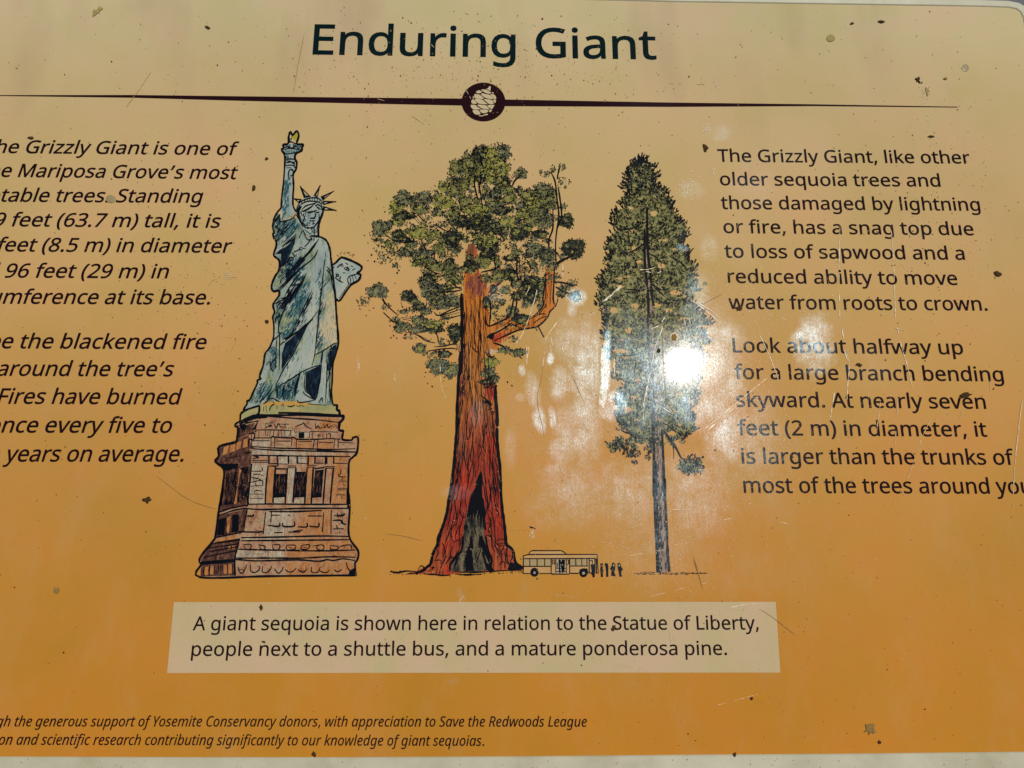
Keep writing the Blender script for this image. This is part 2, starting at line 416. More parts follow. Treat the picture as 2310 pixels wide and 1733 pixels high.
GLYPHS = r'''{"r ":[175],"r'":[151,[57,306,44,480,107,480,94,306]],"r(":[201,[126,-106,81,-43,51,28,33,104,27,184,33,265,51,342,81,415,126,480,181,480,140,413,110,340,93,264,87,185,93,108,110,32,140,-40,181,-106]],"r)":[201,[21,-106,62,-40,91,32,109,108,115,185,109,264,91,340,61,413,20,480,76,480,120,415,151,342,169,265,175,184,169,104,151,28,120,-43,76,-106]],"r,":[180,[28,-87,47,-3,61,78,124,78,129,71,104,-8,71,-87]],"r.":[180,[89,-9,60,1,51,15,48,36,51,57,60,71,89,81,119,71,129,57,132,36,129,15,119,1]],"r0":[384,[191,-7,153,-3,121,10,93,30,72,59,43,137,33,240,37,313,49,373,69,422,99,458,140,480,191,487,229,483,262,471,289,450,312,422,341,344,351,240,347,169,335,108,314,59,284,23,243,1],[191,44,237,56,268,92,286,154,291,240,286,326,268,388,237,424,191,437,145,424,115,388,98,326,92,240,98,154,115,93,145,56]],"r2":[384,[32,0,32,49,158,176,219,240,257,296,266,324,269,355,263,390,246,415,219,431,185,436,152,433,123,424,69,390,38,430,102,470,141,482,185,486,245,478,291,452,320,412,330,359,326,322,314,288,271,224,207,155,107,56,107,54,349,54,349,0]],"r3":[384,[162,-7,92,-1,30,19,30,75,95,51,163,43,218,49,256,68,277,98,284,138,275,176,249,202,206,217,150,222,103,222,103,273,150,273,202,279,240,298,263,326,271,363,265,394,247,417,219,432,183,437,147,434,117,425,62,396,33,437,96,471,137,483,183,486,248,478,294,453,322,415,331,367,324,324,304,290,273,267,232,253,232,250,282,237,318,214,339,179,346,136,341,97,326,62,302,33,266,11,220,-2]],"r5":[384,[167,-7,97,0,42,19,42,75,101,52,167,44,215,50,253,69,277,101,285,147,278,189,257,219,219,238,165,244,122,241,83,234,54,253,72,480,312,480,312,426,122,426,111,287,142,291,185,294,251,285,302,257,335,213,346,153,334,87,299,36,242,4]],"r6":[384,[200,-7,157,-1,118,16,84,45,59,86,42,139,37,205,46,307,59,354,79,397,108,434,146,462,195,480,257,486,288,485,316,480,316,430,288,436,258,438,215,434,181,422,153,404,132,380,117,351,106,318,96,244,100,244,119,266,143,284,174,296,214,300,270,291,314,262,343,216,353,154,342,87,311,36,263,4],[199,43,238,50,268,70,288,105,294,154,288,195,271,227,242,247,201,254,172,251,146,241,126,226,110,208,100,187,97,166,108,108,122,82,142,61,168,48]],"r7":[384,[91,0,288,426,30,426,30,480,351,480,351,434,156,0]],"r8":[384,[193,-7,125,2,75,27,43,68,33,122,36,153,47,179,83,221,132,251,100,273,73,299,54,332,48,372,53,406,67,434,89,456,118,473,153,483,191,486,249,479,295,457,325,421,335,371,332,344,323,321,289,283,244,254,298,222,336,181,347,155,351,124,340,70,308,29,258,2],[194,277,253,312,271,337,277,369,271,399,253,421,226,434,191,439,157,434,130,421,112,399,106,369,109,347,118,328,150,299],[192,40,235,46,267,63,286,90,293,124,286,156,265,182,233,203,192,222,181,226,142,206,114,183,96,155,91,122,97,90,116,63,147,46]],"r9":[384,[129,-7,98,-5,69,0,69,50,128,42,171,46,205,57,233,75,254,99,269,128,280,161,289,235,285,235,267,214,243,196,211,183,171,179,115,189,72,217,43,263,34,324,38,371,53,411,76,443,106,467,143,481,187,486,230,480,269,463,302,434,328,393,344,340,349,275,340,173,327,125,307,82,279,46,240,17,191,-1],[184,226,214,229,240,239,261,254,276,272,286,292,289,314,278,371,264,397,244,418,218,432,187,437,149,430,119,409,99,374,92,325,98,284,115,252,143,232]],"rA":[429,[0,0,187,482,242,482,428,0,366,0,308,148,118,148,61,0],[138,202,290,202,236,347,230,367,221,396,214,419,203,378,193,347]],"rE":[373,[65,0,65,480,333,480,333,426,126,426,126,277,321,277,321,224,126,224,126,53,333,53,333,0]],"rF":[349,[65,0,65,480,333,480,333,426,126,426,126,257,320,257,320,203,126,203,126,0]],"rG":[489,[271,-7,202,1,145,23,100,59,67,108,48,169,41,240,48,310,71,370,107,419,155,456,217,479,289,486,366,479,433,458,410,406,352,425,286,433,245,430,210,420,178,404,152,381,116,320,104,240,109,186,123,139,146,100,181,70,226,52,285,46,338,49,379,57,379,199,273,199,273,253,439,253,439,18,361,-1]],"rL":[352,[65,0,65,480,126,480,126,54,335,54,335,0]],"rM":[609,[65,0,65,480,154,480,302,87,305,87,455,480,544,480,544,0,484,0,484,295,486,364,489,420,486,420,326,0,277,0,119,420,116,420,120,364,121,291,121,0]],"rS":[369,[166,-7,91,-1,34,16,34,74,94,54,169,46,216,51,249,66,270,91,277,123,267,163,232,192,164,222,110,246,72,276,48,314,40,364,45,400,60,429,83,454,114,471,151,483,193,486,266,479,326,459,307,408,253,426,192,433,153,428,124,414,107,392,101,363,111,323,144,294,206,267,278,233,303,214,322,191,333,163,337,128,326,72,291,29,236,2]],"rT":[373,[156,0,156,426,7,426,7,480,366,480,366,426,217,426,217,0]],"ra":[377,[144,-7,100,0,63,19,39,52,31,100,41,148,73,183,127,206,203,215,265,217,265,238,260,277,245,301,222,314,190,318,136,310,89,291,71,335,126,357,193,366,251,359,291,337,314,300,322,245,322,0,279,0,268,51,265,51,241,25,216,7,185,-3],[158,41,200,47,234,66,256,98,264,144,264,176,211,174,154,167,118,152,98,130,92,99,97,73,110,55,132,44]],"rb":[413,[228,-7,189,-3,158,9,134,26,116,46,111,46,99,0,57,0,57,510,116,510,116,386,115,344,113,312,116,312,134,333,158,351,189,362,228,366,288,354,335,319,366,261,376,180,366,99,335,40,288,5],[219,42,261,51,291,78,309,121,315,181,309,240,291,283,260,308,218,317,169,309,138,284,122,242,116,182,116,179,122,121,138,78,169,51]],"rc":[322,[201,-7,156,-2,117,13,83,38,58,73,42,120,37,178,42,238,59,286,85,322,119,347,160,362,206,367,259,361,300,347,282,298,244,310,204,315,158,306,125,281,105,238,98,179,105,121,124,79,156,53,201,44,253,50,294,65,294,13,254,-2]],"rd":[413,[185,-7,124,5,77,40,47,98,37,179,47,261,78,319,125,355,185,367,223,363,254,351,297,314,301,314,299,339,297,367,297,510,356,510,356,0,308,0,300,48,297,48,278,27,254,9,223,-3],[194,42,243,50,274,74,292,113,298,168,298,179,292,238,275,282,244,309,193,318,152,308,122,280,104,235,98,178,104,121,122,78,152,51]],"re":[379,[210,-7,162,-2,120,14,85,40,59,76,42,122,37,177,42,232,57,279,81,316,112,344,151,361,196,367,239,362,276,347,305,322,327,290,340,250,345,204,345,169,98,169,107,115,129,76,165,52,213,44,274,50,328,69,328,17,274,-1],[99,216,283,216,277,257,262,290,234,311,195,318,158,312,129,291,109,259]],"rf":[231,[73,0,73,314,10,314,10,342,73,362,73,383,81,443,104,483,141,506,190,514,229,510,260,502,244,455,220,462,191,465,165,460,147,446,136,420,132,383,132,360,223,360,223,314,132,314,132,0]],"rg":[413,[195,-161,123,-155,65,-138,65,-84,125,-105,198,-112,240,-105,271,-85,291,-53,298,-11,298,3,298,27,300,48,297,48,276,24,251,7,221,-3,185,-7,123,6,76,42,47,101,37,179,47,256,76,316,123,354,185,367,219,363,249,353,275,336,298,312,301,312,309,360,356,360,356,-6,346,-74,317,-122,267,-151],[194,42,241,49,273,71,292,109,298,165,298,179,292,243,273,285,240,309,193,317,153,308,123,281,104,237,98,179,104,120,123,77,153,50]],"rh":[415,[57,0,57,510,116,510,116,361,113,310,117,310,137,334,164,352,195,362,229,366,287,358,328,335,352,294,361,234,361,0,302,0,302,230,297,268,282,295,257,312,222,317,171,309,139,283,122,242,116,186,116,0]],"ri":[173,[87,420,62,429,55,441,52,457,55,474,62,486,87,495,111,486,119,474,122,457,119,441,111,429],[57,0,57,360,116,360,116,0]],"rk":[359,[57,0,57,510,116,510,116,244,115,216,113,185,116,185,128,201,144,221,158,238,273,360,343,360,197,206,353,0,281,0,156,168,116,132,116,0]],"rl":[173,[57,0,57,510,116,510,116,0]],"rm":[628,[57,0,57,360,105,360,113,311,117,311,137,336,162,353,192,363,223,367,262,363,293,352,317,333,333,306,336,306,358,333,386,352,418,363,452,367,505,359,543,335,566,295,574,234,574,0,515,0,515,232,511,269,497,296,474,312,442,317,397,309,367,287,350,250,345,199,345,0,286,0,286,232,281,269,268,296,245,312,212,317,166,309,137,283,121,242,116,187,116,0]],"rn":[415,[57,0,57,360,105,360,113,311,117,311,138,336,165,353,197,363,230,367,287,359,328,335,352,295,361,234,361,0,302,0,302,230,297,268,282,295,257,312,222,317,171,309,139,283,122,242,116,187,116,0]],"ro":[406,[202,-7,157,-1,117,15,84,42,58,79,42,125,37,181,48,260,82,318,135,355,204,367,250,361,290,345,324,318,349,282,365,236,370,181,359,101,325,42,271,6],[203,42,251,52,283,80,303,123,309,181,303,238,283,281,251,308,203,317,155,308,123,281,104,238,98,181,104,123,123,80,156,52]],"rp":[413,[57,-161,57,360,105,360,113,311,116,311,135,333,158,351,189,363,228,367,288,355,335,320,366,262,376,181,366,100,335,41,288,5,228,-7,190,-3,159,9,116,46,112,46,115,17,116,-13,116,-161],[219,42,249,47,273,60,291,82,305,110,315,181,309,237,291,280,261,308,218,317,171,309,140,286,123,247,116,192,116,181,122,122,138,78,169,51]],"rq":[413,[297,-161,297,-7,298,21,300,48,296,48,278,27,254,9,222,-3,183,-7,124,5,78,40,47,98,37,179,47,261,78,319,126,355,185,367,224,363,255,351,279,333,298,311,300,311,309,360,356,360,356,-161],[195,42,242,50,274,73,291,112,298,167,298,179,292,239,275,282,243,309,193,318,151,308,122,280,104,235,98,178,104,121,122,78,152,51]],"rr":[277,[57,0,57,360,105,360,112,294,115,294,135,322,160,345,190,361,225,367,247,366,267,363,260,308,241,312,221,313,194,309,169,298,147,280,131,256,120,226,116,192,116,0]],"rs":[322,[148,-7,83,-1,35,16,35,70,87,50,149,41,188,45,214,55,229,72,234,94,227,118,200,140,146,164,86,191,48,223,38,244,34,271,44,312,72,342,115,360,169,367,231,360,284,343,264,296,216,312,165,318,133,315,110,307,95,293,91,275,99,249,129,229,183,206,242,180,279,147,288,126,291,99,282,53,253,20,207,0]],"rt":[242,[167,-7,115,3,94,16,77,37,65,66,62,105,62,314,11,314,11,343,62,366,86,443,121,443,121,360,225,360,225,314,121,314,121,106,125,77,137,57,155,46,177,42,205,44,228,49,228,4,201,-4]],"ru":[415,[184,-7,127,1,86,25,61,65,53,124,53,360,113,360,113,128,118,91,133,64,158,48,193,42,243,51,276,76,293,117,299,173,299,360,358,360,358,0,310,0,301,48,298,48,277,23,250,6,218,-3]],"rv":[341,[136,0,0,360,63,360,140,148,151,115,162,80,169,52,171,52,179,81,190,116,201,148,278,360,341,360,204,0]],"rw":[528,[106,1,7,361,69,361,118,169,132,110,142,61,144,61,151,89,159,125,169,158,232,361,297,361,359,158,373,108,383,62,385,62,395,108,410,169,460,361,520,361,420,1,351,1,289,203,274,258,265,299,262,299,253,258,238,203,173,1]],"rx":[355,[12,0,142,184,18,360,85,360,178,224,270,360,336,360,212,184,343,0,276,0,178,144,79,0]],"ry":[343,[56,-161,28,-160,7,-156,7,-109,25,-111,47,-113,75,-108,97,-95,114,-75,127,-49,146,-1,1,360,64,360,142,155,160,104,172,57,175,57,187,101,206,156,279,360,343,360,187,-50,166,-96,139,-131,103,-154]],"rz":[316,[26,0,26,39,220,314,38,314,38,360,285,360,285,316,94,46,289,46,289,0]],"i ":[175],"i,":[180,[28,-87,47,-3,61,78,124,78,129,71,104,-8,71,-87]],"i.":[180,[89,-9,60,1,51,15,48,36,51,57,60,71,89,81,119,71,129,57,132,36,129,15,119,1]],"iC":[394,[219,-7,148,6,94,42,60,100,48,177,58,264,89,348,112,385,141,419,175,447,214,468,258,482,308,486,370,480,424,459,400,410,360,426,308,433,261,428,221,411,187,384,160,351,139,312,124,269,112,178,120,123,143,82,181,55,230,46,284,52,336,66,336,13,283,-1]],"iL":[321,[28,0,129,480,189,480,98,54,282,54,271,0]],"iR":[385,[28,0,129,480,234,480,299,472,345,449,373,411,382,358,375,310,355,268,318,235,263,212,342,0,276,0,208,198,129,198,87,0],[140,249,192,249,250,256,290,278,313,312,320,354,315,389,298,411,269,423,229,427,178,427]],"iS":[339,[124,-7,63,-1,13,15,13,74,61,54,125,46,181,55,204,67,222,84,233,106,237,134,233,159,219,180,158,224,112,256,82,294,73,319,71,347,76,388,92,423,117,450,149,470,187,482,228,486,294,479,349,458,326,407,282,425,228,433,191,428,161,412,141,386,134,351,142,317,165,292,203,267,254,233,288,194,297,169,300,139,288,76,252,30,196,3]],"iY":[342,[101,0,140,180,62,480,122,480,179,239,336,480,404,480,198,178,161,0]],"ia":[381,[130,-7,91,1,59,25,39,63,32,116,36,165,45,212,61,255,82,292,108,323,138,347,172,362,209,367,241,362,267,348,286,328,300,304,303,304,324,360,369,360,293,0,246,0,255,66,252,66,198,15,166,-1],[149,42,174,47,198,60,241,109,271,179,278,215,279,245,275,274,262,297,241,312,215,317,190,313,167,301,128,256,102,191,93,115,96,83,107,60,125,47]],"ib":[389,[181,-7,148,-2,122,12,102,32,89,55,85,55,63,0,19,0,127,510,186,510,161,390,150,345,140,309,136,293,138,293,191,344,222,361,257,366,297,358,329,335,349,297,356,244,353,196,344,150,329,107,309,70,284,38,254,14,219,-2],[176,42,202,47,225,59,246,79,263,105,287,171,296,244,292,276,281,299,263,312,238,317,216,313,193,301,150,256,119,191,110,154,107,115,112,86,124,62,146,47]],"ic":[304,[166,-7,112,2,69,27,41,69,32,128,36,175,45,219,61,260,83,296,110,325,142,348,179,362,220,367,267,362,310,349,293,300,261,312,221,317,185,311,154,291,128,261,109,222,97,177,93,128,98,92,114,65,139,48,172,42,217,49,259,64,259,15,217,-1]],"id":[389,[130,-7,91,1,59,24,39,63,32,116,35,165,44,211,59,253,80,290,105,322,135,346,170,361,209,366,242,361,267,348,286,327,300,304,303,304,310,348,318,393,343,510,401,510,293,0,244,0,252,66,249,66,196,15,165,-1],[150,42,172,46,195,59,237,103,268,168,277,205,280,244,276,274,264,297,244,312,213,317,187,313,164,300,126,254,101,189,93,115,96,83,107,60,125,47]],"ie":[335,[163,-7,107,2,66,30,41,73,32,129,35,172,45,214,60,254,81,290,107,322,137,346,173,361,212,367,257,361,289,345,309,318,315,283,310,249,293,219,265,193,225,173,172,160,105,156,93,156,92,143,92,131,97,94,112,66,138,48,173,42,222,50,271,70,271,19,221,1],[102,203,107,203,181,211,212,220,236,234,252,253,257,278,254,294,245,307,230,315,209,318,177,310,147,288,121,252]],"if":[214,[-32,-161,-56,-159,-75,-154,-75,-105,-57,-110,-38,-112,-16,-107,0,-92,21,-36,95,315,33,315,38,340,105,362,112,394,139,466,156,488,178,503,204,511,234,514,269,510,298,501,282,456,262,462,237,465,214,462,196,451,182,429,171,394,163,360,240,360,232,315,154,315,79,-42,64,-92,42,-130,10,-153]],"ig":[389,[125,-161,64,-155,17,-138,17,-84,64,-103,123,-112,161,-107,191,-92,214,-65,229,-25,235,1,244,38,252,66,249,66,197,15,166,-1,130,-7,91,1,59,25,39,63,32,116,35,164,44,210,59,253,80,290,105,322,135,346,170,362,209,367,242,362,267,348,287,328,300,304,303,304,325,360,370,360,288,-21,266,-86,231,-129,184,-153],[150,42,173,47,195,59,237,104,268,169,279,244,276,274,264,297,244,312,214,317,188,313,165,300,144,280,126,254,101,189,93,115,96,83,107,60,125,47]],"ih":[389,[19,0,127,510,186,510,157,378,147,336,136,293,139,293,169,326,209,355,233,363,261,366,298,360,327,343,345,314,351,274,349,248,344,219,297,0,238,0,285,226,291,270,289,290,280,305,266,314,244,317,221,313,195,301,170,280,146,250,126,208,111,155,78,0]],"ii":[173,[143,420,120,428,111,451,121,482,134,491,150,494,174,487,181,464,178,446,169,431],[19,0,95,360,154,360,78,0]],"ik":[332,[18,0,126,510,186,510,142,308,123,225,111,186,112,186,283,360,353,360,198,206,294,0,229,0,153,169,105,130,78,0]],"il":[173,[18,0,127,510,186,510,77,0]],"im":[588,[19,0,95,360,144,360,136,293,140,293,168,327,206,355,229,364,255,367,288,361,312,346,328,320,336,287,339,287,371,325,412,355,436,364,463,367,500,361,527,344,544,316,550,278,548,248,543,219,496,0,437,0,485,226,490,252,491,273,488,291,480,305,466,314,445,317,423,313,399,301,376,280,354,251,335,212,321,163,287,0,228,0,275,226,281,270,279,290,271,305,258,314,238,317,215,313,191,301,167,280,145,250,126,208,111,155,78,0]],"in":[389,[16,-2,93,362,146,362,138,296,169,329,209,357,233,366,261,369,299,363,329,345,347,316,353,278,351,246,346,218,298,-2,235,-2,283,226,288,252,290,272,287,291,279,304,264,312,244,315,221,311,196,299,171,279,148,248,128,208,113,154,79,-2]],"io":[378,[167,-5,111,4,68,32,41,76,32,133,44,216,58,255,78,290,103,320,134,344,171,360,212,365,268,355,311,327,338,283,347,226,335,144,321,105,301,69,276,39,245,15,209,0],[170,44,201,49,228,66,252,94,270,131,282,177,286,232,279,272,256,303,237,313,213,316,178,309,149,290,125,261,107,223,96,179,92,131,97,94,112,66,137,49]],"ip":[389,[-15,-161,95,360,144,360,136,293,138,293,191,344,223,361,259,366,298,358,329,335,349,297,356,243,353,195,344,149,329,107,309,69,284,37,254,13,219,-2,181,-7,148,-2,122,12,103,32,89,55,85,55,82,25,77,-6,44,-161],[176,42,202,47,225,59,246,79,263,105,287,171,296,244,292,276,281,299,263,312,238,317,216,313,193,301,150,256,119,191,110,154,107,115,112,86,124,62,146,47]],"iq":[389,[200,-161,232,-8,239,20,247,51,252,66,249,66,197,15,166,-1,130,-7,91,1,59,24,39,63,32,116,35,164,44,210,59,253,80,290,105,322,136,346,171,362,210,367,242,362,267,348,286,328,300,304,303,304,325,360,369,360,259,-161],[150,42,172,47,195,59,237,104,268,169,276,206,279,244,276,272,264,296,244,312,214,317,188,313,165,300,144,280,126,254,101,189,93,115,96,83,107,60,125,47]],"ir":[267,[19,0,95,360,144,360,136,293,140,293,169,329,204,356,249,367,269,366,288,362,275,309,241,313,209,307,181,291,157,266,138,234,113,165,78,0]],"is":[290,[104,-7,47,0,3,16,3,71,47,51,102,42,137,46,163,57,178,75,183,98,180,116,171,131,123,163,89,185,65,208,51,233,46,265,54,306,79,338,118,360,168,367,229,359,277,342,258,295,219,310,168,317,142,314,122,303,109,288,105,268,108,252,117,237,164,205,221,164,238,138,244,104,234,56,206,21,161,0]],"it":[223,[124,-7,91,-2,63,11,44,35,38,72,40,94,44,120,85,315,30,315,35,342,95,367,137,442,172,442,154,360,244,360,235,315,145,315,103,119,99,99,97,79,106,52,117,44,133,42,156,44,181,50,181,5,156,-3]],"iu":[389,[127,-7,90,-1,61,16,43,44,37,83,39,112,44,140,91,360,151,360,103,134,97,89,99,69,108,55,122,45,144,42,167,46,193,58,219,79,243,110,263,152,278,205,311,360,369,360,293,0,244,0,252,66,248,66,219,33,179,5,155,-4]],"iv":[314,[74,0,32,360,91,360,111,160,115,119,118,75,119,45,121,45,138,83,159,126,177,162,283,360,346,360,151,0]],"iw":[486,[53,0,38,360,96,360,101,168,101,101,99,52,101,52,114,85,130,123,145,156,240,360,304,360,315,167,317,110,316,52,318,52,340,112,370,183,449,360,511,360,345,0,273,0,263,195,262,246,263,303,260,303,242,257,217,201,123,0]],"iy":[314,[-17,-161,-43,-159,-63,-154,-63,-107,-43,-111,-20,-113,5,-109,26,-96,63,-47,87,-5,32,360,91,360,115,182,120,135,123,86,124,48,126,48,140,81,160,125,178,163,283,360,346,360,118,-60,90,-105,61,-136,26,-155]]}'''

# ------------------------------------------------------------------ ground
gv = [(-60, -60, 0), (60, -60, 0), (60, 200, 0), (-60, 200, 0)]
g = link('ground', gv, [(0, 1, 2, 3)], M['ground'], None); g['kind'] = 'structure'

# ------------------------------------------------------------------ board: printed sheet, raised frame, backing
EDGE = [(-190,-20),(300,-14),(800,-9),(1300,-1),(1510,4),(1800,8.5),(2000,11.5),(2200,14.5),(2275,17),(2293,21),(2302,28),(2308,40),(2316,90),(2352,400),(2400,800),(2450,1200),(2492,1560),(2500,1640),(2496,1668),(2484,1684),(2464,1692),(2440,1694),
        (2310,1696.5),(1900,1701),(1510,1703.7),(1155,1707),(800,1708.8),(400,1708.8),(0,1707.3),(-150,1705),(-250,1702),(-262,1690),(-266,1660),(-264,1560),(-240,1000),(-214,500),(-200,120),(-196,10)]
n = len(EDGE)
sh = Sheet(); sh.poly(EDGE, 0.0); sh.done('printed_face', M['paper'], label='printed face fading from tan at the top to orange at the bottom')
# frame: outline offset outward in metres, rounded lip
pin = [Vector(P(x, y, 0)[:2]) for x, y in EDGE]
cxm = sum(p.x for p in pin) / n; cym = sum(p.y for p in pin) / n
def offs(d_top, d_side, d_bot):
    o = []
    for i, p in enumerate(pin):
        a = pin[i - 1]; b = pin[(i + 1) % n]
        t = (b - a).normalized(); nn = Vector((t.y, -t.x))
        if nn.dot(p - Vector((cxm, cym))) < 0: nn = -nn
        s = d_top * max(0, nn.y) ** 2 + d_bot * max(0, -nn.y) ** 2 + d_side * nn.x ** 2
        o.append(p + nn * s)
    return o
rings = []
for (dt, ds, db, z) in ((-.0002, -.0002, -.0002, -.0012), (-.0002, -.0002, -.0002, .0003), (.0005, .0005, .0006, .0009), (.0060, .0080, .0230, .0012), (.0072, .0092, .0245, .0004), (.0076, .0098, .0250, -.0030), (.0076, .0098, .0250, -.0200)):
    rings.append([(q.x, q.y, z) for q in offs(dt, ds, db)])
fv = [p for r in rings for p in r]; ff = []
for k in range(len(rings) - 1):
    for i in range(n):
        j = (i + 1) % n
        ff.append((k * n + i, k * n + j, (k + 1) * n + j, (k + 1) * n + i))
fo = link('frame', fv, ff, M['frame'], label='pale grey-green painted metal frame')
for p in fo.data.polygons: p.use_smooth = False
bk = [(q.x, q.y, -.0012 if False else -.019) for q in offs(.007, .0092, .0245)]
link('backing_board', bk, [tuple(range(n))], M['back'])

# ------------------------------------------------------------------ lettering
GL = json.loads(GLYPHS)
def glyph(face, c):
    if c == '\u2019':
        g = GL['r,']; top = max(s[i] for s in g[1:] for i in range(1, len(s), 2))
        return [g[0] + 6] + [[v + (480 - top if k % 2 else 6) for k, v in enumerate(s)] for s in g[1:]]
    return GL[face + c]
_tes = {}
def glyph_geo(face, c, bold):
    key = (face, c, bold)
    if key in _tes: return _tes[key]
    g = glyph(face, c); loops = []
    for s in g[1:]:
        pts = [(s[i], s[i + 1]) for i in range(0, len(s), 2)]
        q = []
        m = len(pts)
        for i in range(m):      # thicken a little: move every corner along its outward normal
            a, b, d = pts[i - 1], pts[i], pts[(i + 1) % m]
            t1 = Vector((b[0] - a[0], b[1] - a[1])); t2 = Vector((d[0] - b[0], d[1] - b[1]))
            if t1.length < 1e-6 or t2.length < 1e-6: q.append(b); continue
            t1.normalize(); t2.normalize(); tt = t1 + t2
            if tt.length < .3: q.append(b); continue
            tt.normalize(); nn = Vector((tt.y, -tt.x)); kk = bold / max(.5, nn.dot(Vector((t1.y, -t1.x))))
            q.append((b[0] + nn.x * kk * ORI, b[1] + nn.y * kk * ORI))
        loops.append(q)
    flat, tris = triangulate(loops) if loops else ([], [])
    _tes[key] = (g[0], flat, tris)
    return _tes[key]
ORI = -1.0
def layout(face, text, bold, slant, track=0):
    x = 0; vs = []; fs = []; words = []; start = 0
    for c in text:
        adv, flat, tris = glyph_geo(face, c, bold)
        b = len(vs)
        vs += [(x + px + py * slant, py) for px, py in flat]
        fs += [(b + t[0], b + t[1], b + t[2]) for t in tris]
        x += adv + track
    return vs, fs, x
CAPU = 480.0
def text_line(text, a, b, cap, mat, prefix='', suffix='', face='r', slant=0.0, bold=6, z=.0003, name='text_line', parent=ROOT, label=None, track=0):
    """text whose ink runs from photo pixel a to b (baseline); cap = capital height in metres"""
    A = Vector(P(a[0], a[1], z)); B = Vector(P(b[0], b[1], z))
    vs, fs, adv = layout(face, text, bold, slant, track)
    x0 = min(v[0] for v in vs); x1 = max(v[0] for v in vs)
    sx = (B - A).length / (x1 - x0); sy = cap / CAPU
    dirv = (B - A).normalized(); up = Vector((-dirv.y, dirv.x, 0))
    allv, allf = [], []
    def put(vs, fs, dx):
        base = len(allv)
        for x, y in vs:
            # slant is applied in real height units
            q = A + dirv * ((x + dx - x0) * sx) + up * (y * sy)
            allv.append((q.x, q.y, z))
        for f in fs:
            p, q, r = (allv[base + i] for i in f)
            cr = (q[0] - p[0]) * (r[1] - p[1]) - (q[1] - p[1]) * (r[0] - p[0])
            allf.append(tuple(base + i for i in (f if cr > 0 else f[::-1])))
    put(vs, fs, 0)
    if prefix:
        pv, pf, pa = layout(face, prefix, bold, slant, track); put(pv, pf, -pa)
    if suffix:
        pv, pf, pa = layout(face, suffix, bold, slant, track); put(pv, pf, adv)
    return link(name, allv, allf, mat, parent, None, label)

def px(view, x, y):
    v = VIEWS[view]; return (v[0] + x / v[2], v[1] + y / v[2])
def cap_of(view, x, ytop, ybot):
    a = P(*px(view, x, ytop)); b = P(*px(view, x, ybot)); return abs(a[1] - b[1])
CAPT = cap_of('e', 120, 94, 268); CAPB = cap_of('Z', 130, 82, 167); CAPL = cap_of('c', 270, 64, 173)
CAPC = cap_of('f', 270, 157, 252); CAPS = cap_of('h', 950, 228, 292)
# two words of the title, sharing one baseline
ta, tb = px('e', 65, 268), px('e', 2110, 298)
t1 = px('e', 1272, 286); g0 = px('e', 1392, 288)
text_line('Enduring', ta, t1, CAPT, M['title'], bold=8, name='title_word', label='title word Enduring in dark green ink')
text_line('Giant', g0, tb, CAPT, M['title'], bold=8, name='title_word', label='title word Giant in dark green ink')
RIGHT = [('Z','The Grizzly Giant, like other',92,168,1843,181,''),('Z','older sequoia trees and',108,331,1636,341,''),('Z','those damaged by lightning',115,496,1912,508,''),
 ('Z','or fire, has a snag top due',132,662,1868,678,''),('Z','to loss of sapwood and a',140,833,1805,848,''),('Z','reduced ability to move',162,1008,1755,1022,''),('Z','water from roots to crown.',168,1188,1962,1200,''),
 ('Y','Look about halfway up',197,168,1795,183,''),('Y','for a large branch bending',210,353,2075,370,''),('Y','skyward. At nearly seven',222,545,1952,560,''),('Y','feet (2 m) in diameter, it',233,742,1960,753,''),
 ('Y','is larger than the trunks of',258,940,2150,948,''),('Y','most of the trees around',272,1142,1978,1148,' you.')]
for v, s, x0, y0, x1, y1, suf in RIGHT:
    text_line(s, px(v, x0, y0), px(v, x1, y1), CAPB, M['text'], suffix=suf, bold=6.5, label='right column line reading ' + s + suf)
LEFT = [('c','The ','Grizzly Giant is one of',218,173,2050,190),('c','the ','Mariposa Grove\u2019s most',150,378,2042,397),('c','no','table trees. Standing',5,590,1742,600),
 ('c','209 ','feet (63.7 m) tall, it is',97,802,1897,815),('c','28 feet ','(8.5 m) in diameter',357,1020,1993,1030),('c','and ','96 feet (29 m) in',40,1243,1447,1250),('c','circu','mference at its base.',20,1468,1805,1475),
 ('d','Se','e the blackened fire',10,250,1772,258),('d','scars a','round the tree\u2019s',78,487,1492,492),('d','base. F','ires have burned',68,727,1558,733),('d','here o','nce every five to',8,975,1475,978),('d','ten ','years on average.',28,1225,1577,1225)]
for v, pre, s, x0, y0, x1, y1 in LEFT:
    text_line(s, px(v, x0, y0), px(v, x1, y1), CAPL, M['text'], prefix=pre, slant=.17, bold=8, label='left column line in sloping letters reading ' + s)
# caption box
cap_box = S('X 392.5,1358.6 1749.9,1357.9 1760.3,1517.4 376.9,1518.4')
sh = Sheet(); sh.poly(cap_box, .00015); CB = sh.done('caption_box', M['cream'], label='pale cream caption box below the drawings')
text_line('A giant sequoia is shown here in relation to the Statue of Liberty,', px('f', 228, 252), px('g', 1942, 247), CAPC, M['text'], bold=6, parent=CB, label='first caption line')
text_line('people next to a shuttle bus, and a mature ponderosa pine.', px('f', 218, 430), px('g', 1722, 423), CAPC, M['text'], bold=6, parent=CB, label='second caption line')
# small italic credit lines
VIEWS['j'] = (0, 1590, 3.0722); VIEWS['k'] = (700, 1590, 3.0722)
text_line('h the generous support of Yosemite Conservancy donors, with appreciation to Save the Redwoods League', px('j', 22, 150), px('k', 1918, 152), CAPS, M['text'], prefix='throug', face='i', bold=6, label='upper small italic credit line')
text_line('n and scientific research contributing significantly to our knowledge of giant sequoias.', px('j', 35, 277), px('k', 1205, 285), CAPS, M['text'], prefix='educatio', face='i', bold=6, label='lower small italic credit line')

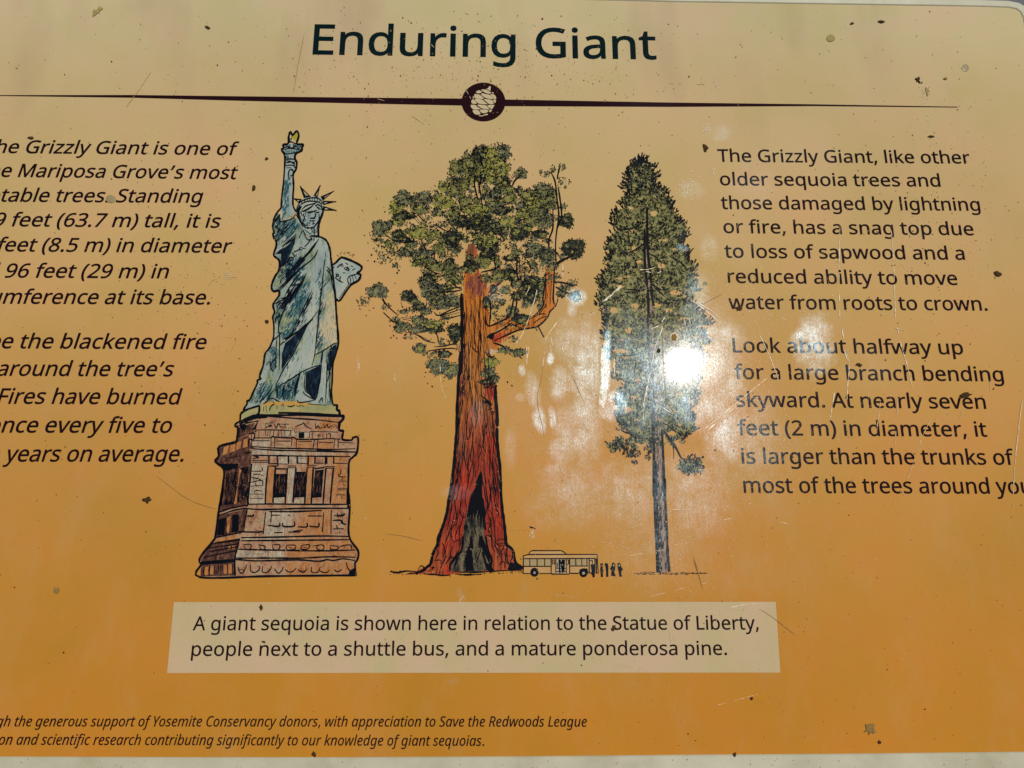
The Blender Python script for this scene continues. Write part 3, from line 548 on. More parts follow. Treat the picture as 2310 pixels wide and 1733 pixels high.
# ------------------------------------------------------------------ rule with cone emblem
sh = Sheet()
up = S('X -150,213.6 0,214.8 U 830,593 1500,601 2212,609 X 1042,222.5 ')
lo = S('X 1042,238.2 U 2212,645 1500,629 830,610 0,599 X -150,216')
sh.poly(up + lo, .00016); sh.done('rule_line', M['rule'], label='tapering dark rule left of the cone emblem')
sh = Sheet(); sh.poly(S('X 1138,224.6 V 0,640 900,651 1797,666 1797,671 900,662 0,667 X 1138,239.6'), .00016)
sh.done('rule_line', M['rule'], label='tapering dark rule right of the cone emblem')
sh = Sheet(); sh.poly([(1090.7 + 49.5 * math.cos(a * math.pi / 32), 230.3 + 43.8 * math.sin(a * math.pi / 32)) for a in range(64)], .00018)
EM = sh.done('cone_emblem', M['rule'], label='round dark emblem with a pale cone')
for t in ('T 990,390 1060,375 1110,300 1160,310 1150,440 1165,470 1060,410','T 835,420 930,405 1040,430 1180,520 1150,545 1040,545 900,480','T 1200,500 1240,500 1270,550 1200,530',
 'T 655,495 760,435 860,495 780,540 680,525','T 830,575 880,535 1000,570 1120,590 1250,710 1180,735 1000,700 900,640','T 1145,580 1220,565 1310,610 1350,720 1290,730 1200,640','T 610,570 690,570 790,590 930,710 850,730 620,690','T 545,660 575,640 595,700 570,725',
 'T 1225,760 1330,755 1335,820 1300,880 1270,820','T 925,745 1010,735 1190,770 1265,860 1230,905 1110,900 1020,830','T 615,740 690,720 870,755 960,830 1055,905 900,905 730,875','T 505,790 540,745 600,765 690,885 580,895 510,870',
 'T 480,935 560,930 640,935 720,1010 820,1065 700,1090 570,1085 500,1020','T 700,935 800,925 980,945 1060,1010 1115,1085 990,1075 860,1050','T 1045,950 1290,935 1250,1000 1230,1055 1160,1060','T 545,1125 730,1115 810,1245 640,1255','T 785,1110 900,1085 1060,1110 1075,1160 980,1210 900,1215 840,1190',
 'T 1115,1100 1200,1095 1190,1140 1140,1185 1115,1165','T 745,1290 880,1290 1000,1240 1070,1240 1040,1280 950,1290 880,1320 770,1315'):
    s2 = Sheet(); s2.poly(S(t), .0003, True); s2.done('cone_scale', M['scale'], parent=EM)


# ------------------------------------------------------------------ statue drawing
Z1, Z2, Z3, ZI = .0002, .00026, .00032, .0004
def fill_part(name, shapes, mat, parent, z=Z1, label=None, smooth=False):
    sh = Sheet()
    for t in shapes: sh.poly(S(t) if isinstance(t, str) else t, z, smooth)
    return sh.done(name, mat, parent, None, label)
def pencil(name, shapes, mat, parent, ang=60, dens=.09, z=.00028, label=None, w=2.0, L=11, soft=5, clip=None):
    sh = Sheet()
    for t in shapes: sh.hatch(S(t), ang, L, w, dens, z, soft, S(clip) if clip else None)
    return sh.done(name, mat, parent, 'stuff', label)
BODY = ('A 300,1270 240,1370 225,1480 245,1560 B 230,100 240,170 270,210 275,290 245,380 245,430 320,500 310,640 260,720 215,830 210,900 240,940 310,930 315,1000 245,1100 230,1150 250,1240 230,1310 240,1480 230,1640 '
        'C 490,300 440,400 385,480 345,660 290,830 260,900 150,1160 110,1200 70,1300 300,1240 400,1190 820,1180 1100,1230 1350,1240 1330,900 1350,640 1400,500 1425,350 1410,0 B 1165,1640 1140,1250 1125,1000 1110,880 1075,560 1050,360 1010,230 900,150 770,140 A 700,1620 640,1440 560,1340 360,1390')
STAT = fill_part('statue_drawing', [BODY], M['robe'], ROOT, label='drawn statue with raised torch and tablet, robe in pale green wash')
# colour patches on the robe
pencil('robe_highlight', ['B 770,150 900,160 1000,240 1050,420 1060,560 960,560 930,860 880,1210 700,1420 520,1540 640,1270 780,940 840,600 880,360 800,300','C 1130,0 1050,660 830,790 560,950 700,660 960,330 1060,60','C 960,770 930,1000 880,1180 960,1180 1060,1170 930,1060','C 1180,500 1250,540 1250,1180 1110,1210 1170,900'], M['robe_light'], STAT, 80, .08, w=2.6, L=18, soft=7, clip=BODY)
pencil('robe_shade', ['A 300,1290 250,1380 250,1500 300,1500 340,1420 330,1300','A 360,1420 480,1400 560,1350 430,1520 290,1600 250,1640 B 240,140 290,200 400,120 500,20','B 430,540 620,440 560,620 420,780 390,700','B 480,1130 620,830 720,840 640,1090 520,1300 400,1300','C 450,430 520,430 520,640 500,760 450,640','C 620,950 820,840 830,1080 650,1170 560,1150 530,1000','C 330,940 440,940 400,1120 200,1190','B 560,640 700,560 640,760 480,900','B 330,1560 460,1420 620,1330 500,1540 400,1620','B 620,1100 760,960 700,1200 560,1420','C 700,560 820,400 800,560 640,820','C 1110,420 1170,180 1200,300 1150,440','B 900,620 930,620 900,1100 870,1180','A 440,1420 600,1400 560,1560 400,1640'], M['teal'], STAT, 62, .10, soft=7, clip=BODY)
pencil('robe_olive_patch', ['B 250,740 330,640 400,600 400,760 310,880 240,860','B 340,1350 480,1180 520,1290 430,1560 330,1560','B 1000,960 1100,960 1110,1240 1030,1240','B 720,360 860,330 800,460 700,470','C 350,850 470,800 480,930 370,950','C 820,560 900,300 960,330 880,600','C 1060,540 1170,500 1150,650 1070,670','C 1265,780 1330,760 1320,1000 1270,1000'], M['olive'], STAT, 65, .035, soft=7, clip=BODY)
pencil('robe_peach_patch', ['C 1180,60 1410,30 1410,340 1240,400 1150,460 1200,240','B 990,960 1120,1000 1150,1560 960,1500'], M['peach'], STAT, 80, .06, soft=9, clip=BODY)
pencil('fold_hatching', ['A 300,1290 250,1380 250,1500 300,1640 400,1500 480,1420 330,1300','B 240,140 290,200 400,120 500,20','B 330,560 560,440 620,540 480,760 330,860','B 600,700 700,720 560,980 400,1160 360,1080','B 330,1000 420,1100 330,1300 260,1250','B 600,1300 760,1000 700,1300 560,1480','C 450,430 520,430 520,640 500,760 450,640','C 620,950 820,840 830,1080 650,1170 560,1150','C 1120,60 1170,60 1120,460 1090,480','C 330,900 400,960 300,1160 200,1190','B 930,900 960,900 930,1300 890,1400'], M['navy'], STAT, 62, .045, .0003, w=1.6, soft=6, clip=BODY)
fill_part('robe_dark_fold', ['B 560,130 540,260 480,400 380,560 330,600 345,400 250,410 330,340 420,300 500,220','B 620,440 700,480 560,640 440,760 400,800 480,640 560,540','B 480,640 440,760 400,740 440,600','B 710,1440 620,1640 450,1650 600,1520','C 1000,70 930,190 850,310 740,540 620,720 620,480 660,340 800,240','C 960,760 1190,650 1170,900 1140,1000 1090,1160 1000,1080 950,1000',
    'C 1270,640 1340,630 1310,760 1260,740','C 1400,350 1390,480 1340,640 1280,640 1270,510 1340,400','B 700,700 620,830 540,960 440,1110 470,1120 560,1000 660,820','B 530,860 450,1000 330,1190 380,1190 470,1050','C 640,950 660,950 640,1160 620,1160','C 530,1000 560,1000 550,1130 530,1130','C 850,800 880,790 810,1100 790,1100'], M['navy'], STAT, Z3)
# arm, torch
ARM = fill_part('raised_arm', ['A 395,640 375,900 355,1050 345,1200 345,1300 360,1390 500,1330 560,1260 520,1180 515,1050 525,900 520,720 560,650 565,540 545,510 410,510'], M['robe_light'], STAT, .00024)
pencil('arm_shade', ['A 395,820 480,820 440,1000 430,1150 400,1340 360,1370 365,1150 400,950'], M['teal'], ARM, 80, .10, soft=4)
pencil('arm_olive_patch', ['A 400,1290 500,1250 480,1330 380,1390'], M['olive'], ARM, 60, .07, soft=4)
TOR = fill_part('torch', ['A 355,370 375,300 430,290 560,290 660,290 640,380 560,430 550,520 410,520 400,440'], M['robe_light'], STAT, .00024)
pencil('torch_shade', ['A 400,370 620,380 560,420 420,420','A 415,430 450,430 440,510 410,510','A 380,300 640,300 600,330 400,330'], M['teal'], TOR, 80, .2, soft=1, L=6, w=1.6)
fill_part('flame', ['A 455,290 445,180 480,110 510,150 570,100 600,170 590,230 560,280'], M['scale'], TOR, .00024)
fill_part('flame', ['A 500,180 560,110 600,170 590,220 550,250 510,210'], M['flame'], TOR, Z2, smooth=True)
HEAD = fill_part('crowned_head', ['A 560,1200 600,1120 680,1060 800,1030 920,1060 960,1130 965,1200 940,1290 900,1400 880,1500 885,1620 700,1600 640,1440 600,1330 560,1300'], M['robe_light'], STAT, .00024)
pencil('face_shade', ['A 680,1280 780,1240 760,1340 780,1420 740,1480 680,1400','A 780,1500 880,1450 875,1610 740,1600','A 560,1290 620,1200 640,1300 680,1400 640,1430'], M['teal'], HEAD, 70, .11, soft=1, L=5, w=1.3)
RAYS = [('A 620,890 680,1060 770,1040','A 640,930 700,1055 755,1040 700,985'),('A 912,880 820,1030 870,1060','A 895,930 835,1040 860,1050'),('A 1108,965 920,1050 950,1100','A 1070,990 950,1050 960,1080'),('A 1140,1118 950,1110 960,1165','A 1040,1125 960,1120 960,1155'),('A 1145,1248 955,1185 950,1245','A 1060,1225 965,1200 960,1238'),('A 525,1075 640,1085 600,1140','A 560,1090 625,1095 590,1125')]
for a, b in RAYS:
    r_ = fill_part('crown_ray', [a], M['ink'], HEAD, Z2)
    q_ = S(b); gx = sum(p[0] for p in q_) / len(q_); gy = sum(p[1] for p in q_) / len(q_)
    fill_part('crown_ray_face', [[(gx + (p[0] - gx) * .6, gy + (p[1] - gy) * .6) for p in q_]], M['stone_grey'], HEAD, Z3)
TAB = fill_part('tablet', ['B 1100,560 1200,460 1250,460 1490,580 1480,720 1350,830 1190,1070 1140,1050 1110,880 1080,640'], M['robe_light'], STAT, .00024)
fill_part('hand', ['B 1300,760 1330,720 1430,690 1480,710 1460,760 1370,840 1320,820'], M['robe_light'], TAB, Z3)
PEDO = 'D 375,360 440,310 700,230 1870,240 1830,330 1815,430 1870,450 1860,560 2000,570 2070,540 2060,740 1960,890 1940,1180 1930,1475 E 1960,0 1985,240 1975,600 2090,790 2065,1100 120,1120 130,850 270,680 340,330 400,0 D 170,1475 215,990 110,860 150,790 150,660 380,600 400,400'
PED = fill_part('pedestal', [PEDO], M['stone'], STAT, Z1)
fill_part('terrace', ['C 15,1370 90,1310 290,1245 1400,1240 1440,1380 270,1385 20,1480'], M['terrace'], PED, Z2)
pencil('orange_wash', ['D 1600,800 1930,800 1940,900 1930,1460 1700,1460 1720,900','D 1390,800 1450,800 1430,1460 1340,1460','D 840,930 930,930 890,1450 800,1450','D 1180,540 1230,540 1220,660 1160,660','D 1230,600 1430,600 1430,690 1230,680','D 1520,600 1730,610 1720,690 1510,690','E 1450,290 1740,290 1740,590 1300,590','E 1200,640 1950,640 2060,790 2060,880 1200,880','E 1200,940 2050,930 2050,1080 1200,1080','D 1600,240 1820,240 1790,420 1500,420'], M['stone_orange'], PED, 80, .10, soft=4, L=9, clip=PEDO)
pencil('grey_wash', ['D 620,590 850,600 850,660 620,650','D 620,700 1900,760 1100,790 620,770','D 960,800 1370,800 1370,890 960,890','D 600,900 810,900 780,1450 540,1450','D 1120,960 1210,960 1170,1440 1090,1440','D 910,1370 1060,1370 1060,1440 900,1440','D 1190,1380 1340,1380 1340,1440 1190,1440','E 940,300 1300,300 1200,590 920,590','E 570,790 1150,800 1150,880 570,870','E 640,620 1300,620 1300,650 630,650','D 1000,450 1400,470 1400,520 1000,500'], M['stone_grey'], PED, 80, .12, soft=4, L=9, clip=PEDO)
fill_part('pedestal_shade', ['D 150,790 560,700 600,780 590,900 430,960 230,1000 110,870','D 215,1000 590,900 560,1200 540,1460 170,1475','E 400,0 710,0 690,230 360,300','E 340,350 690,270 650,560 310,640','E 270,700 620,640 560,900 130,950 130,850','E 130,960 550,940 550,1100 120,1110','D 390,400 640,330 600,470 400,560','D 150,660 560,500 600,690 150,790'], M['stone_dark'], PED, Z2)
fill_part('pale_block', ['D 215,670 285,640 270,760 200,780','D 310,640 375,625 370,720 290,750','D 395,600 455,590 445,690 390,710','D 490,560 555,550 550,660 480,680','E 470,740 500,730 500,770 465,775','E 520,730 550,725 550,765 515,770','E 180,990 225,985 220,1090 170,1090','E 250,985 290,980 285,1085 240,1085','E 410,965 450,960 455,1075 410,1075','E 470,960 520,955 520,1070 470,1070','E 460,370 500,360 480,560 450,565','E 310,650 580,600 570,640 290,690','D 460,990 430,960 400,1300 390,1450 350,1460'], M['stone_orange'], PED, Z3)
for t in ('D 930,1040 1080,1040 1060,1350 900,1350','D 1210,1030 1350,1020 1340,1350 1190,1350','D 1480,990 1600,980 1570,1350 1440,1350','D 250,1040 400,1010 370,1460 220,1470','D 440,960 560,930 540,1200 510,1400 400,1440','D 1250,470 1330,465 1330,545 1250,545','E 520,340 600,340 600,550 510,560','E 350,400 440,370 420,590 330,600'):
    fill_part('window_opening', [t], M['ink'], PED, Z3)

sh = Sheet()
def strokes(txt, w, **k):
    for p in SS(txt): sh.stroke(p, w, ZI, **k)
# outlines of the figure
strokes('''A 560,1260 520,1180 515,1050 525,900 520,720 560,650 570,540 545,505 555,430 640,380 645,340 660,290 570,285 600,170 570,100 510,160 480,108 455,180 445,280 375,295 385,340 352,372 395,440 400,520 395,640 375,900 355,1050 345,1210;
 A 345,1210 290,1270 240,1370 225,1480 245,1560 B 228,110 240,170 272,210 275,290 245,380 245,430 320,500 310,640 260,720 215,830 210,900 240,940 310,930 315,1000 245,1100 230,1150 250,1240 225,1310 240,1420 240,1560 230,1650;
 C 490,280 430,420 370,500 345,660 310,760 290,830 310,860 260,880 260,920 200,1050 150,1160 110,1180 110,1220 60,1300 95,1305;
 A 885,1600 C 0,0''' if False else '''A 560,1260 520,1180 515,1050 525,900 520,720 560,650 570,540 545,505 555,430 640,380 645,340 660,290 570,285 600,170 570,100 510,160 480,108 455,180 445,280 375,295 385,340 352,372 395,440 400,520 395,640 375,900 355,1050 345,1210;
 A 345,1210 290,1270 240,1370 225,1480 245,1560 B 228,110 240,170 272,210 275,290 245,380 245,430 320,500 310,640 260,720 215,830 210,900 240,940 310,930 315,1000 245,1100 230,1150 250,1240 225,1310 240,1420 240,1560 230,1650;
 C 490,280 430,420 370,500 345,660 310,760 290,830 310,860 260,880 260,920 200,1050 150,1160 110,1180 110,1220 60,1300 95,1305;
 B 770,140 830,145 900,155 960,180 1010,230 1050,340 1060,450 1075,560 1110,880 1125,1000 1140,1250 1160,1500 1165,1640 C 1415,150 1425,340 1390,490 1345,650 1335,900 1325,1050 1345,1230''', 4.8, taper=.8)
strokes('''B 1080,560 1130,530 1200,460 1250,460 1380,510 1500,580 1490,640 1440,680 1490,700 1460,780 1360,840 1280,940 1190,1072 1140,1050;
 A 885,1620 880,1500 900,1400 940,1290 962,1200''', 5.4, taper=.8)
strokes('''B 1320,840 1180,1040;B 1110,580 1090,640 1110,830 1100,940;B 1340,740 1350,830;B 1370,700 1390,800;B 1400,700 1430,770;B 1300,760 1340,720 1450,690;B 1300,760 1320,830 1360,840;
 B 1260,600 1300,590 1320,620 1310,640 1250,610;B 1230,675 1270,675;B 1160,600 1190,560 1230,550;B 1220,530 1240,590;B 1270,530 1310,555;B 1350,570 1380,590;B 1370,640 1410,610;B 1130,700 1160,690 1170,720 1130,730;B 1200,720 1200,760;B 1120,740 1170,780 1200,800 1240,815;
 B 1290,640 1300,600 1330,640;B 1150,600 1200,560 1215,590;B 1180,740 1200,790;B 1140,690 1150,730 1180,700;B 1010,590 1060,640 1090,600;B 1000,630 1060,700 1080,800;B 1040,620 1100,930''', 2.6, taper=.7)
for a, b in RAYS: sh.stroke(S(a), 2.6, ZI, smooth=False, taper=.9, closed=False)
# drapery lines
strokes('''B 980,370 985,440;B 990,470 970,520 950,700 935,870 920,930 900,1200 880,1400 850,1650 C 1110,300 1085,510 1050,670;
 B 890,180 780,350 640,500 560,600;B 850,230 720,400 620,500;B 880,340 800,470 600,630 420,780;B 640,430 560,540 500,640;B 330,600 420,520 470,440;B 430,540 500,560 520,640;B 320,900 420,800 600,650;
 B 710,680 640,800 530,940 440,1100 350,1300 310,1460 320,1560;B 540,850 450,1010 340,1040;B 340,1180 400,1060 540,860;B 250,1120 340,1080 400,1040;B 280,1170 330,1110 370,1110;B 600,640 450,800 320,930;
 B 790,930 700,1110 620,1290 540,1440;B 805,950 720,1150 640,1300;B 540,1440 500,1540 440,1600 380,1620;B 890,1210 760,1370 700,1420 600,1510 500,1570 400,1640;B 870,1390 880,1210;B 640,660 500,830 400,1000;
 B 700,700 660,800 560,930 480,1050 380,1180;B 310,1240 320,1290 270,1330 260,1400;B 280,1540 370,1530''', 3.1, taper=.4)
strokes('''B 1050,760 960,880;B 770,180 740,240 680,300;B 500,380 540,440 510,460;B 520,380 600,340 620,300;B 560,360 680,320;B 600,330 650,360;B 430,480 500,450 520,490 440,510;B 620,300 700,330;B 660,60 720,190 790,190 760,150;B 660,60 600,170;B 680,50 760,110;B 350,300 440,230 560,120;B 380,240 480,130;B 360,290 480,220 540,170;
 A 620,1330 640,1440 720,1500 800,1480;A 560,1360 500,1450 380,1560 290,1640;A 480,1400 420,1480;A 330,1300 320,1380 380,1400 500,1360 560,1290;A 250,1450 290,1500 360,1540;A 300,1330 340,1450;A 540,1460 430,1640;A 590,1450 480,1620;
 A 660,1520 700,1600;A 640,1540 610,1640;A 560,1300 620,1390 700,1480''', 2.6, taper=.5)
strokes('''C 1060,0 960,100 900,140 640,330;C 980,80 930,190 740,560 640,720 540,920 520,990;C 520,990 700,890 900,760 1060,690 1190,655;C 1085,515 1200,460 1370,350 1410,350;C 620,190 540,260 480,310;C 570,0 560,140 580,260 575,500 575,740;C 540,280 530,400 520,700;C 430,420 510,410;C 620,480 620,620 610,720;C 590,380 630,330 650,340;C 640,280 700,280 760,200 880,30;
 C 640,950 620,1080 600,1130;C 520,1000 450,1080 400,1180 340,1220;C 470,980 400,1080 290,1210;C 540,1000 545,1120;C 830,800 830,900 800,1010 790,1110;C 870,790 850,880;C 950,760 940,1000 1010,1080 1090,1160 1140,1000 1180,700;C 920,1040 950,1090 1080,1160;C 830,1160 860,1200 960,1190 1080,1170;C 1190,480 1160,660;C 1260,520 1270,640;C 1260,560 1260,800 1240,1190;C 1280,780 1300,760 1270,900;C 1310,760 1300,1000 1320,1210;C 1140,1210 1190,1130 1200,1210;
 C 400,1160 480,1140 520,1160 580,1190;C 440,560 450,700 500,760;C 700,960 720,1000;C 740,990 780,970;C 340,1220 400,1190;C 480,1190 500,1210;C 430,1320 460,1250 510,1220;C 380,1240 390,1340;C 350,1260 350,1330;C 540,1240 540,1300;C 600,1230 640,1260;C 620,1210 640,1240;C 690,1250 740,1260 800,1240;C 820,1250 880,1260;C 870,1240 930,1255;C 990,1220 1250,1240''', 2.7, taper=.5)
strokes('''C 1200,450 1190,560 1180,650;C 1330,380 1310,500 1340,640;C 1370,360 1350,520''', 3.2)
# face and crown band
strokes('''A 640,1240 700,1180 800,1150 860,1130;A 640,1240 660,1260 760,1210 810,1160;A 840,1180 880,1160 940,1210 930,1240;A 860,1190 930,1230;A 820,1150 900,1240;A 560,1260 600,1150 680,1090 800,1060 900,1080 950,1150;A 600,1180 700,1120 800,1110 900,1130 940,1190;
 A 710,1270 800,1260 860,1240;A 740,1285 790,1270;A 850,1280 890,1270;A 830,1260 840,1330 790,1360 760,1350;A 760,1390 840,1390;A 790,1440 830,1430;A 800,1390 810,1430;A 660,1290 680,1350 660,1420 720,1470;A 890,1290 890,1380 830,1470 780,1500 720,1480;A 600,1240 620,1400 660,1440;A 620,1200 590,1290 610,1350;A 630,1260 650,1330;
 A 640,1150 650,1110;A 680,1130 690,1090;A 720,1110 725,1080;A 755,1108 760,1070;A 790,1105 795,1070;A 830,1105 830,1065;A 865,1110 870,1075;A 900,1125 905,1090;A 930,1150 935,1115;A 700,1260 740,1210;A 820,1500 830,1600;A 780,1500 800,1560''', 3.0, taper=.6)
# hand and torch lines
strokes('''A 410,520 470,500 550,510;A 410,560 500,545 540,560;A 410,600 480,590 530,600;A 420,630 500,630;A 420,530 480,540 540,590 520,610;A 550,520 530,600 560,650 530,700;A 460,810 450,720 470,660 520,650;A 460,800 520,710;A 470,740 510,740;A 480,650 520,680 520,730;
 A 380,370 480,350 640,370;A 370,380 420,430 480,425 600,400;A 380,300 390,340 440,330 500,345 560,320 600,350 640,300;A 430,300 480,340;A 520,290 560,330;A 445,270 500,260 560,285;A 460,140 470,240 520,260;A 500,170 490,230;A 460,200 500,230;A 450,120 490,140;A 400,430 420,500''', 2.6, taper=.6)
# pedestal
strokes('''C 15,1370 90,1310 290,1245;C 15,1370 10,1480;C 290,1245 280,1350 240,1385;C 10,1480 150,1410 250,1385 600,1385 900,1380 1440,1400;C 560,1350 900,1355 1440,1385;C 0,1510 200,1430 D 820,250;C 1350,1240 1410,1240 1400,1300 1440,1320 1440,1380 1500,1390 1490,1450 1450,1490 1440,1600 1500,1610;
 D 1780,90 1790,160 1820,180 1830,240 1870,240 1850,300 1815,330 1815,430 1870,445 1860,560 1990,570 2000,540 2075,540 2060,740 2000,810 1950,880 1940,1180 1930,1475 E 1960,20 1985,240 1975,600 2090,790 2080,900 2050,950 2065,1100;
 D 440,310 380,345 370,380 410,400 395,560 375,600 150,660 145,790 95,855 120,890 215,990 200,1200 170,1475 E 400,0 345,330 310,600 270,680 130,850 110,930 130,960 120,1120 1000,1105 2065,1095''', 5.0, taper=.9)
strokes('''D 440,310 700,230 820,240 1200,270 1500,290 1830,330;D 710,90 700,210;D 380,380 690,300;D 690,300 610,460;D 690,310 500,330;D 550,490 640,480 620,570 560,560 550,700;D 600,480 600,690;D 630,540 860,540 880,520 930,530 1140,540 1180,530 1240,560 1500,560 1700,550 1830,560;D 620,580 850,580;D 940,585 1140,585;D 1240,590 1440,590;D 1530,600 1730,605;D 1800,605 2010,610;
 D 870,530 870,660;D 920,540 920,670;D 1160,540 1150,660;D 1225,560 1215,680;D 1470,570 1450,690;D 1515,570 1510,690;D 1750,560 1740,680;D 1800,560 1800,680;D 1860,560 1990,580;
 D 600,660 900,680 1300,690 1700,700 2040,690;D 610,690 900,710 1300,720 2040,740;D 600,780 1100,790 1970,800;D 600,690 640,660;D 620,790 700,810 620,830;D 610,855 850,855;D 610,880 840,880;
 D 830,900 960,900 950,930 830,930;D 1110,930 1220,930;D 1110,955 1220,955;D 1370,920 1500,920;D 1370,945 1490,945;D 1610,940 1760,940;D 1620,960 1750,960;D 1740,890 1930,900;D 960,900 1100,905;D 1250,890 1370,900;D 1480,890 1600,890''', 3.3, taper=.6)
strokes('''D 840,790 840,890;D 955,790 960,900;D 1110,790 1110,900;D 1230,790 1235,900;D 1385,800 1380,910;D 1480,800 1475,900;D 1625,800 1620,910;D 1640,810 1640,900;D 1740,800 1735,900;
 D 830,930 800,1200 790,1450;D 930,940 910,1200 895,1440;D 1095,960 1080,1200 1065,1450;D 1215,960 1190,1200 1175,1440;D 1370,950 1350,1200 1335,1450;D 1455,950 1440,1200 1425,1450;D 1630,960 1610,1200 1590,1450;D 1735,960 1710,1200 1690,1450;D 600,900 570,1200 545,1450;
 D 930,970 1080,970;D 1220,1020 1350,1020;D 1470,970 1610,950;D 900,1360 1060,1350;D 1190,1360 1340,1350;D 1440,1360 1570,1350''', 4.0, taper=.9)
strokes('''D 600,1000 740,1000 740,940;D 620,1030 650,1050 680,1040;D 680,1040 770,1070;D 600,1090 700,1110 740,1140;D 580,1160 740,1130 750,1190;D 650,1200 660,1160;D 560,1210 780,1200;D 640,1310 650,1270 750,1280;D 560,1320 770,1320;D 580,1380 760,1380;D 680,1380 690,1330;
 D 1840,970 1830,1040 1800,1050 1830,1080 1900,1080;D 1860,1090 1850,1140;D 1800,1140 1920,1140;D 1870,1180 1890,1200;D 1790,1240 1920,1240;D 1790,1260 1910,1260;D 1770,1330 1900,1330;D 1840,1330 1850,1380;
 D 800,340 900,330;D 820,360 880,370 820,390 800,400;D 800,330 790,400;D 920,350 940,410 970,340 1000,400;D 980,350 1120,350;D 1000,380 1080,400;D 1050,350 1070,390;D 1110,400 1120,410;D 1160,390 1165,420;D 1200,390 1240,370 1300,350 1320,330 1350,380 1400,400 1430,420;D 1190,410 1200,470;D 1200,460 1400,460;D 1480,330 1490,410 1520,370 1540,400 1600,400;D 1600,340 1610,400 1650,350 1660,400 1720,370 1740,400;D 1740,350 1790,400;
 D 640,430 900,430 1160,440;D 1400,450 1800,460;D 700,440 700,540;D 790,440 800,520;D 830,440 820,520;D 860,440 850,520;D 910,440 900,520;D 970,440 970,520;D 1010,470 1010,510;D 1060,440 1060,520;D 1140,440 1130,520;D 1400,460 1400,550;D 1440,460 1440,550;D 1530,480 1530,540;D 1500,500 1560,510;D 1590,490 1590,570;D 1640,480 1640,550;D 1650,490 1690,480 1690,540;
 D 440,400 520,380 490,460;D 430,400 430,540;D 550,370 530,470;D 480,380 470,470;D 640,340 660,470;D 600,470 680,440''', 2.4, taper=.6)
strokes('''E 710,0 700,100 720,200 690,240;E 345,310 500,260 700,220;E 350,350 520,290 690,260 700,290 680,400 660,560;E 700,210 1000,205 1400,210 1970,210;E 690,260 900,275 1400,260 1970,260;E 980,300 1300,300 1640,285;E 1010,290 1000,430;E 935,310 905,580;E 1660,310 1645,560;E 1755,280 1750,580;
 E 700,355 780,355 780,330;E 1010,345 1110,345;E 1210,345 1240,345;E 1460,355 1640,355;E 960,470 1100,485 1110,440;E 1150,440 1160,485 1290,480 1290,420;E 1340,490 1450,490 1450,440;E 1480,480 1590,490 1600,440;E 1280,545 1400,530;E 1040,565 1150,560;E 1220,555 1370,555;E 600,550 740,555 860,555 900,545;
 E 1790,350 1900,350 1920,320;E 1830,320 1840,370;E 1770,410 1880,410 1900,450 1940,460;E 1880,410 1880,450;E 1780,515 1910,515;E 1820,470 1830,510;E 1860,550 1860,570;
 E 630,625 1000,620 1600,605 1970,610;E 630,665 1000,660 1600,655 1980,650;E 590,770 1000,780 1600,790 2050,780;E 560,880 1000,880 1400,880 1700,865 2060,870;E 130,930 560,900 800,915 1200,905 1400,905 1600,920 1700,900 1780,910 1900,890 2050,910;E 300,690 620,640;E 600,680 580,760 550,900 560,1100;E 270,700 620,660;E 240,800 580,740;E 160,870 560,790;E 200,760 600,700;E 310,620 640,560;E 550,930 545,1100''', 3.8, taper=.7)
strokes('''E 650,715 750,710 740,775 680,770;E 660,730 690,770;E 840,715 930,735 900,780 850,740;E 1020,715 1110,715 1100,770 1060,785 1030,760 1020,715;E 1195,720 1305,720 1295,770 1200,775 1195,720;E 1220,745 1260,755;E 1385,720 1485,715 1460,765 1380,770 1385,720;E 1410,755 1450,740;E 1520,730 1640,715 1665,750 1640,780 1590,775 1570,740 1600,720;E 1740,725 1840,735 1830,770 1750,770 1740,725;E 1860,740 1920,720 2000,720 2010,770;E 1920,730 1910,760;
 E 590,990 600,1030 630,1070 670,1040 700,960;E 600,1020 670,1030;E 745,960 750,1040 800,1060 850,1030 860,990 830,980;E 900,980 895,1050 950,1060 1000,1010 1010,975;E 1045,1010 1070,1050 1100,1070 1140,1030 1150,990;E 1175,1020 1220,1050 1270,1050 1320,1000;E 1340,1020 1370,1050 1420,1055 1450,1010;E 1350,1040 1440,1040;E 1510,990 1510,1050 1580,1060 1620,990;E 1600,1030 1660,1060 1720,1050 1730,1020;E 1790,1020 1830,1050 1890,1020;E 1940,930 1960,1000 2000,1050;
 E 180,990 160,1040 170,1100;E 240,985 225,1040 240,1100;E 300,980 290,1090;E 350,975 340,1090;E 400,970 410,1090;E 460,960 460,1080;E 520,955 520,1080''', 2.8, taper=.6)
for t in ('E 1980,1040 2060,990 2060,1090 1970,1090','E 120,930 560,900 560,935 140,965','D 110,900 330,900 420,900 400,960 250,1000','D 430,380 480,350 530,360 500,430 470,440','D 600,430 690,310 660,420','E 1955,210 1990,215 1985,255 1950,250','D 1500,700 2050,730 2050,745 1500,715'): sh.poly(S(t), ZI)
sg = Sheet()      # grey streaks drawn in the black openings
for t in ('D 930,1060 1080,1060 1060,1290 910,1290','D 1210,1050 1350,1040 1340,1330 1195,1330','D 1480,1010 1600,1000 1570,1310 1450,1310','D 250,1040 400,1010 370,1460 220,1470','D 440,960 560,930 540,1200 510,1400 400,1440'):
    sg.hatch(S(t), 86, 14, .9, .035, ZI + .00003, 1)
sg.done('window_streak', M['stone_dark'], PED, 'stuff')
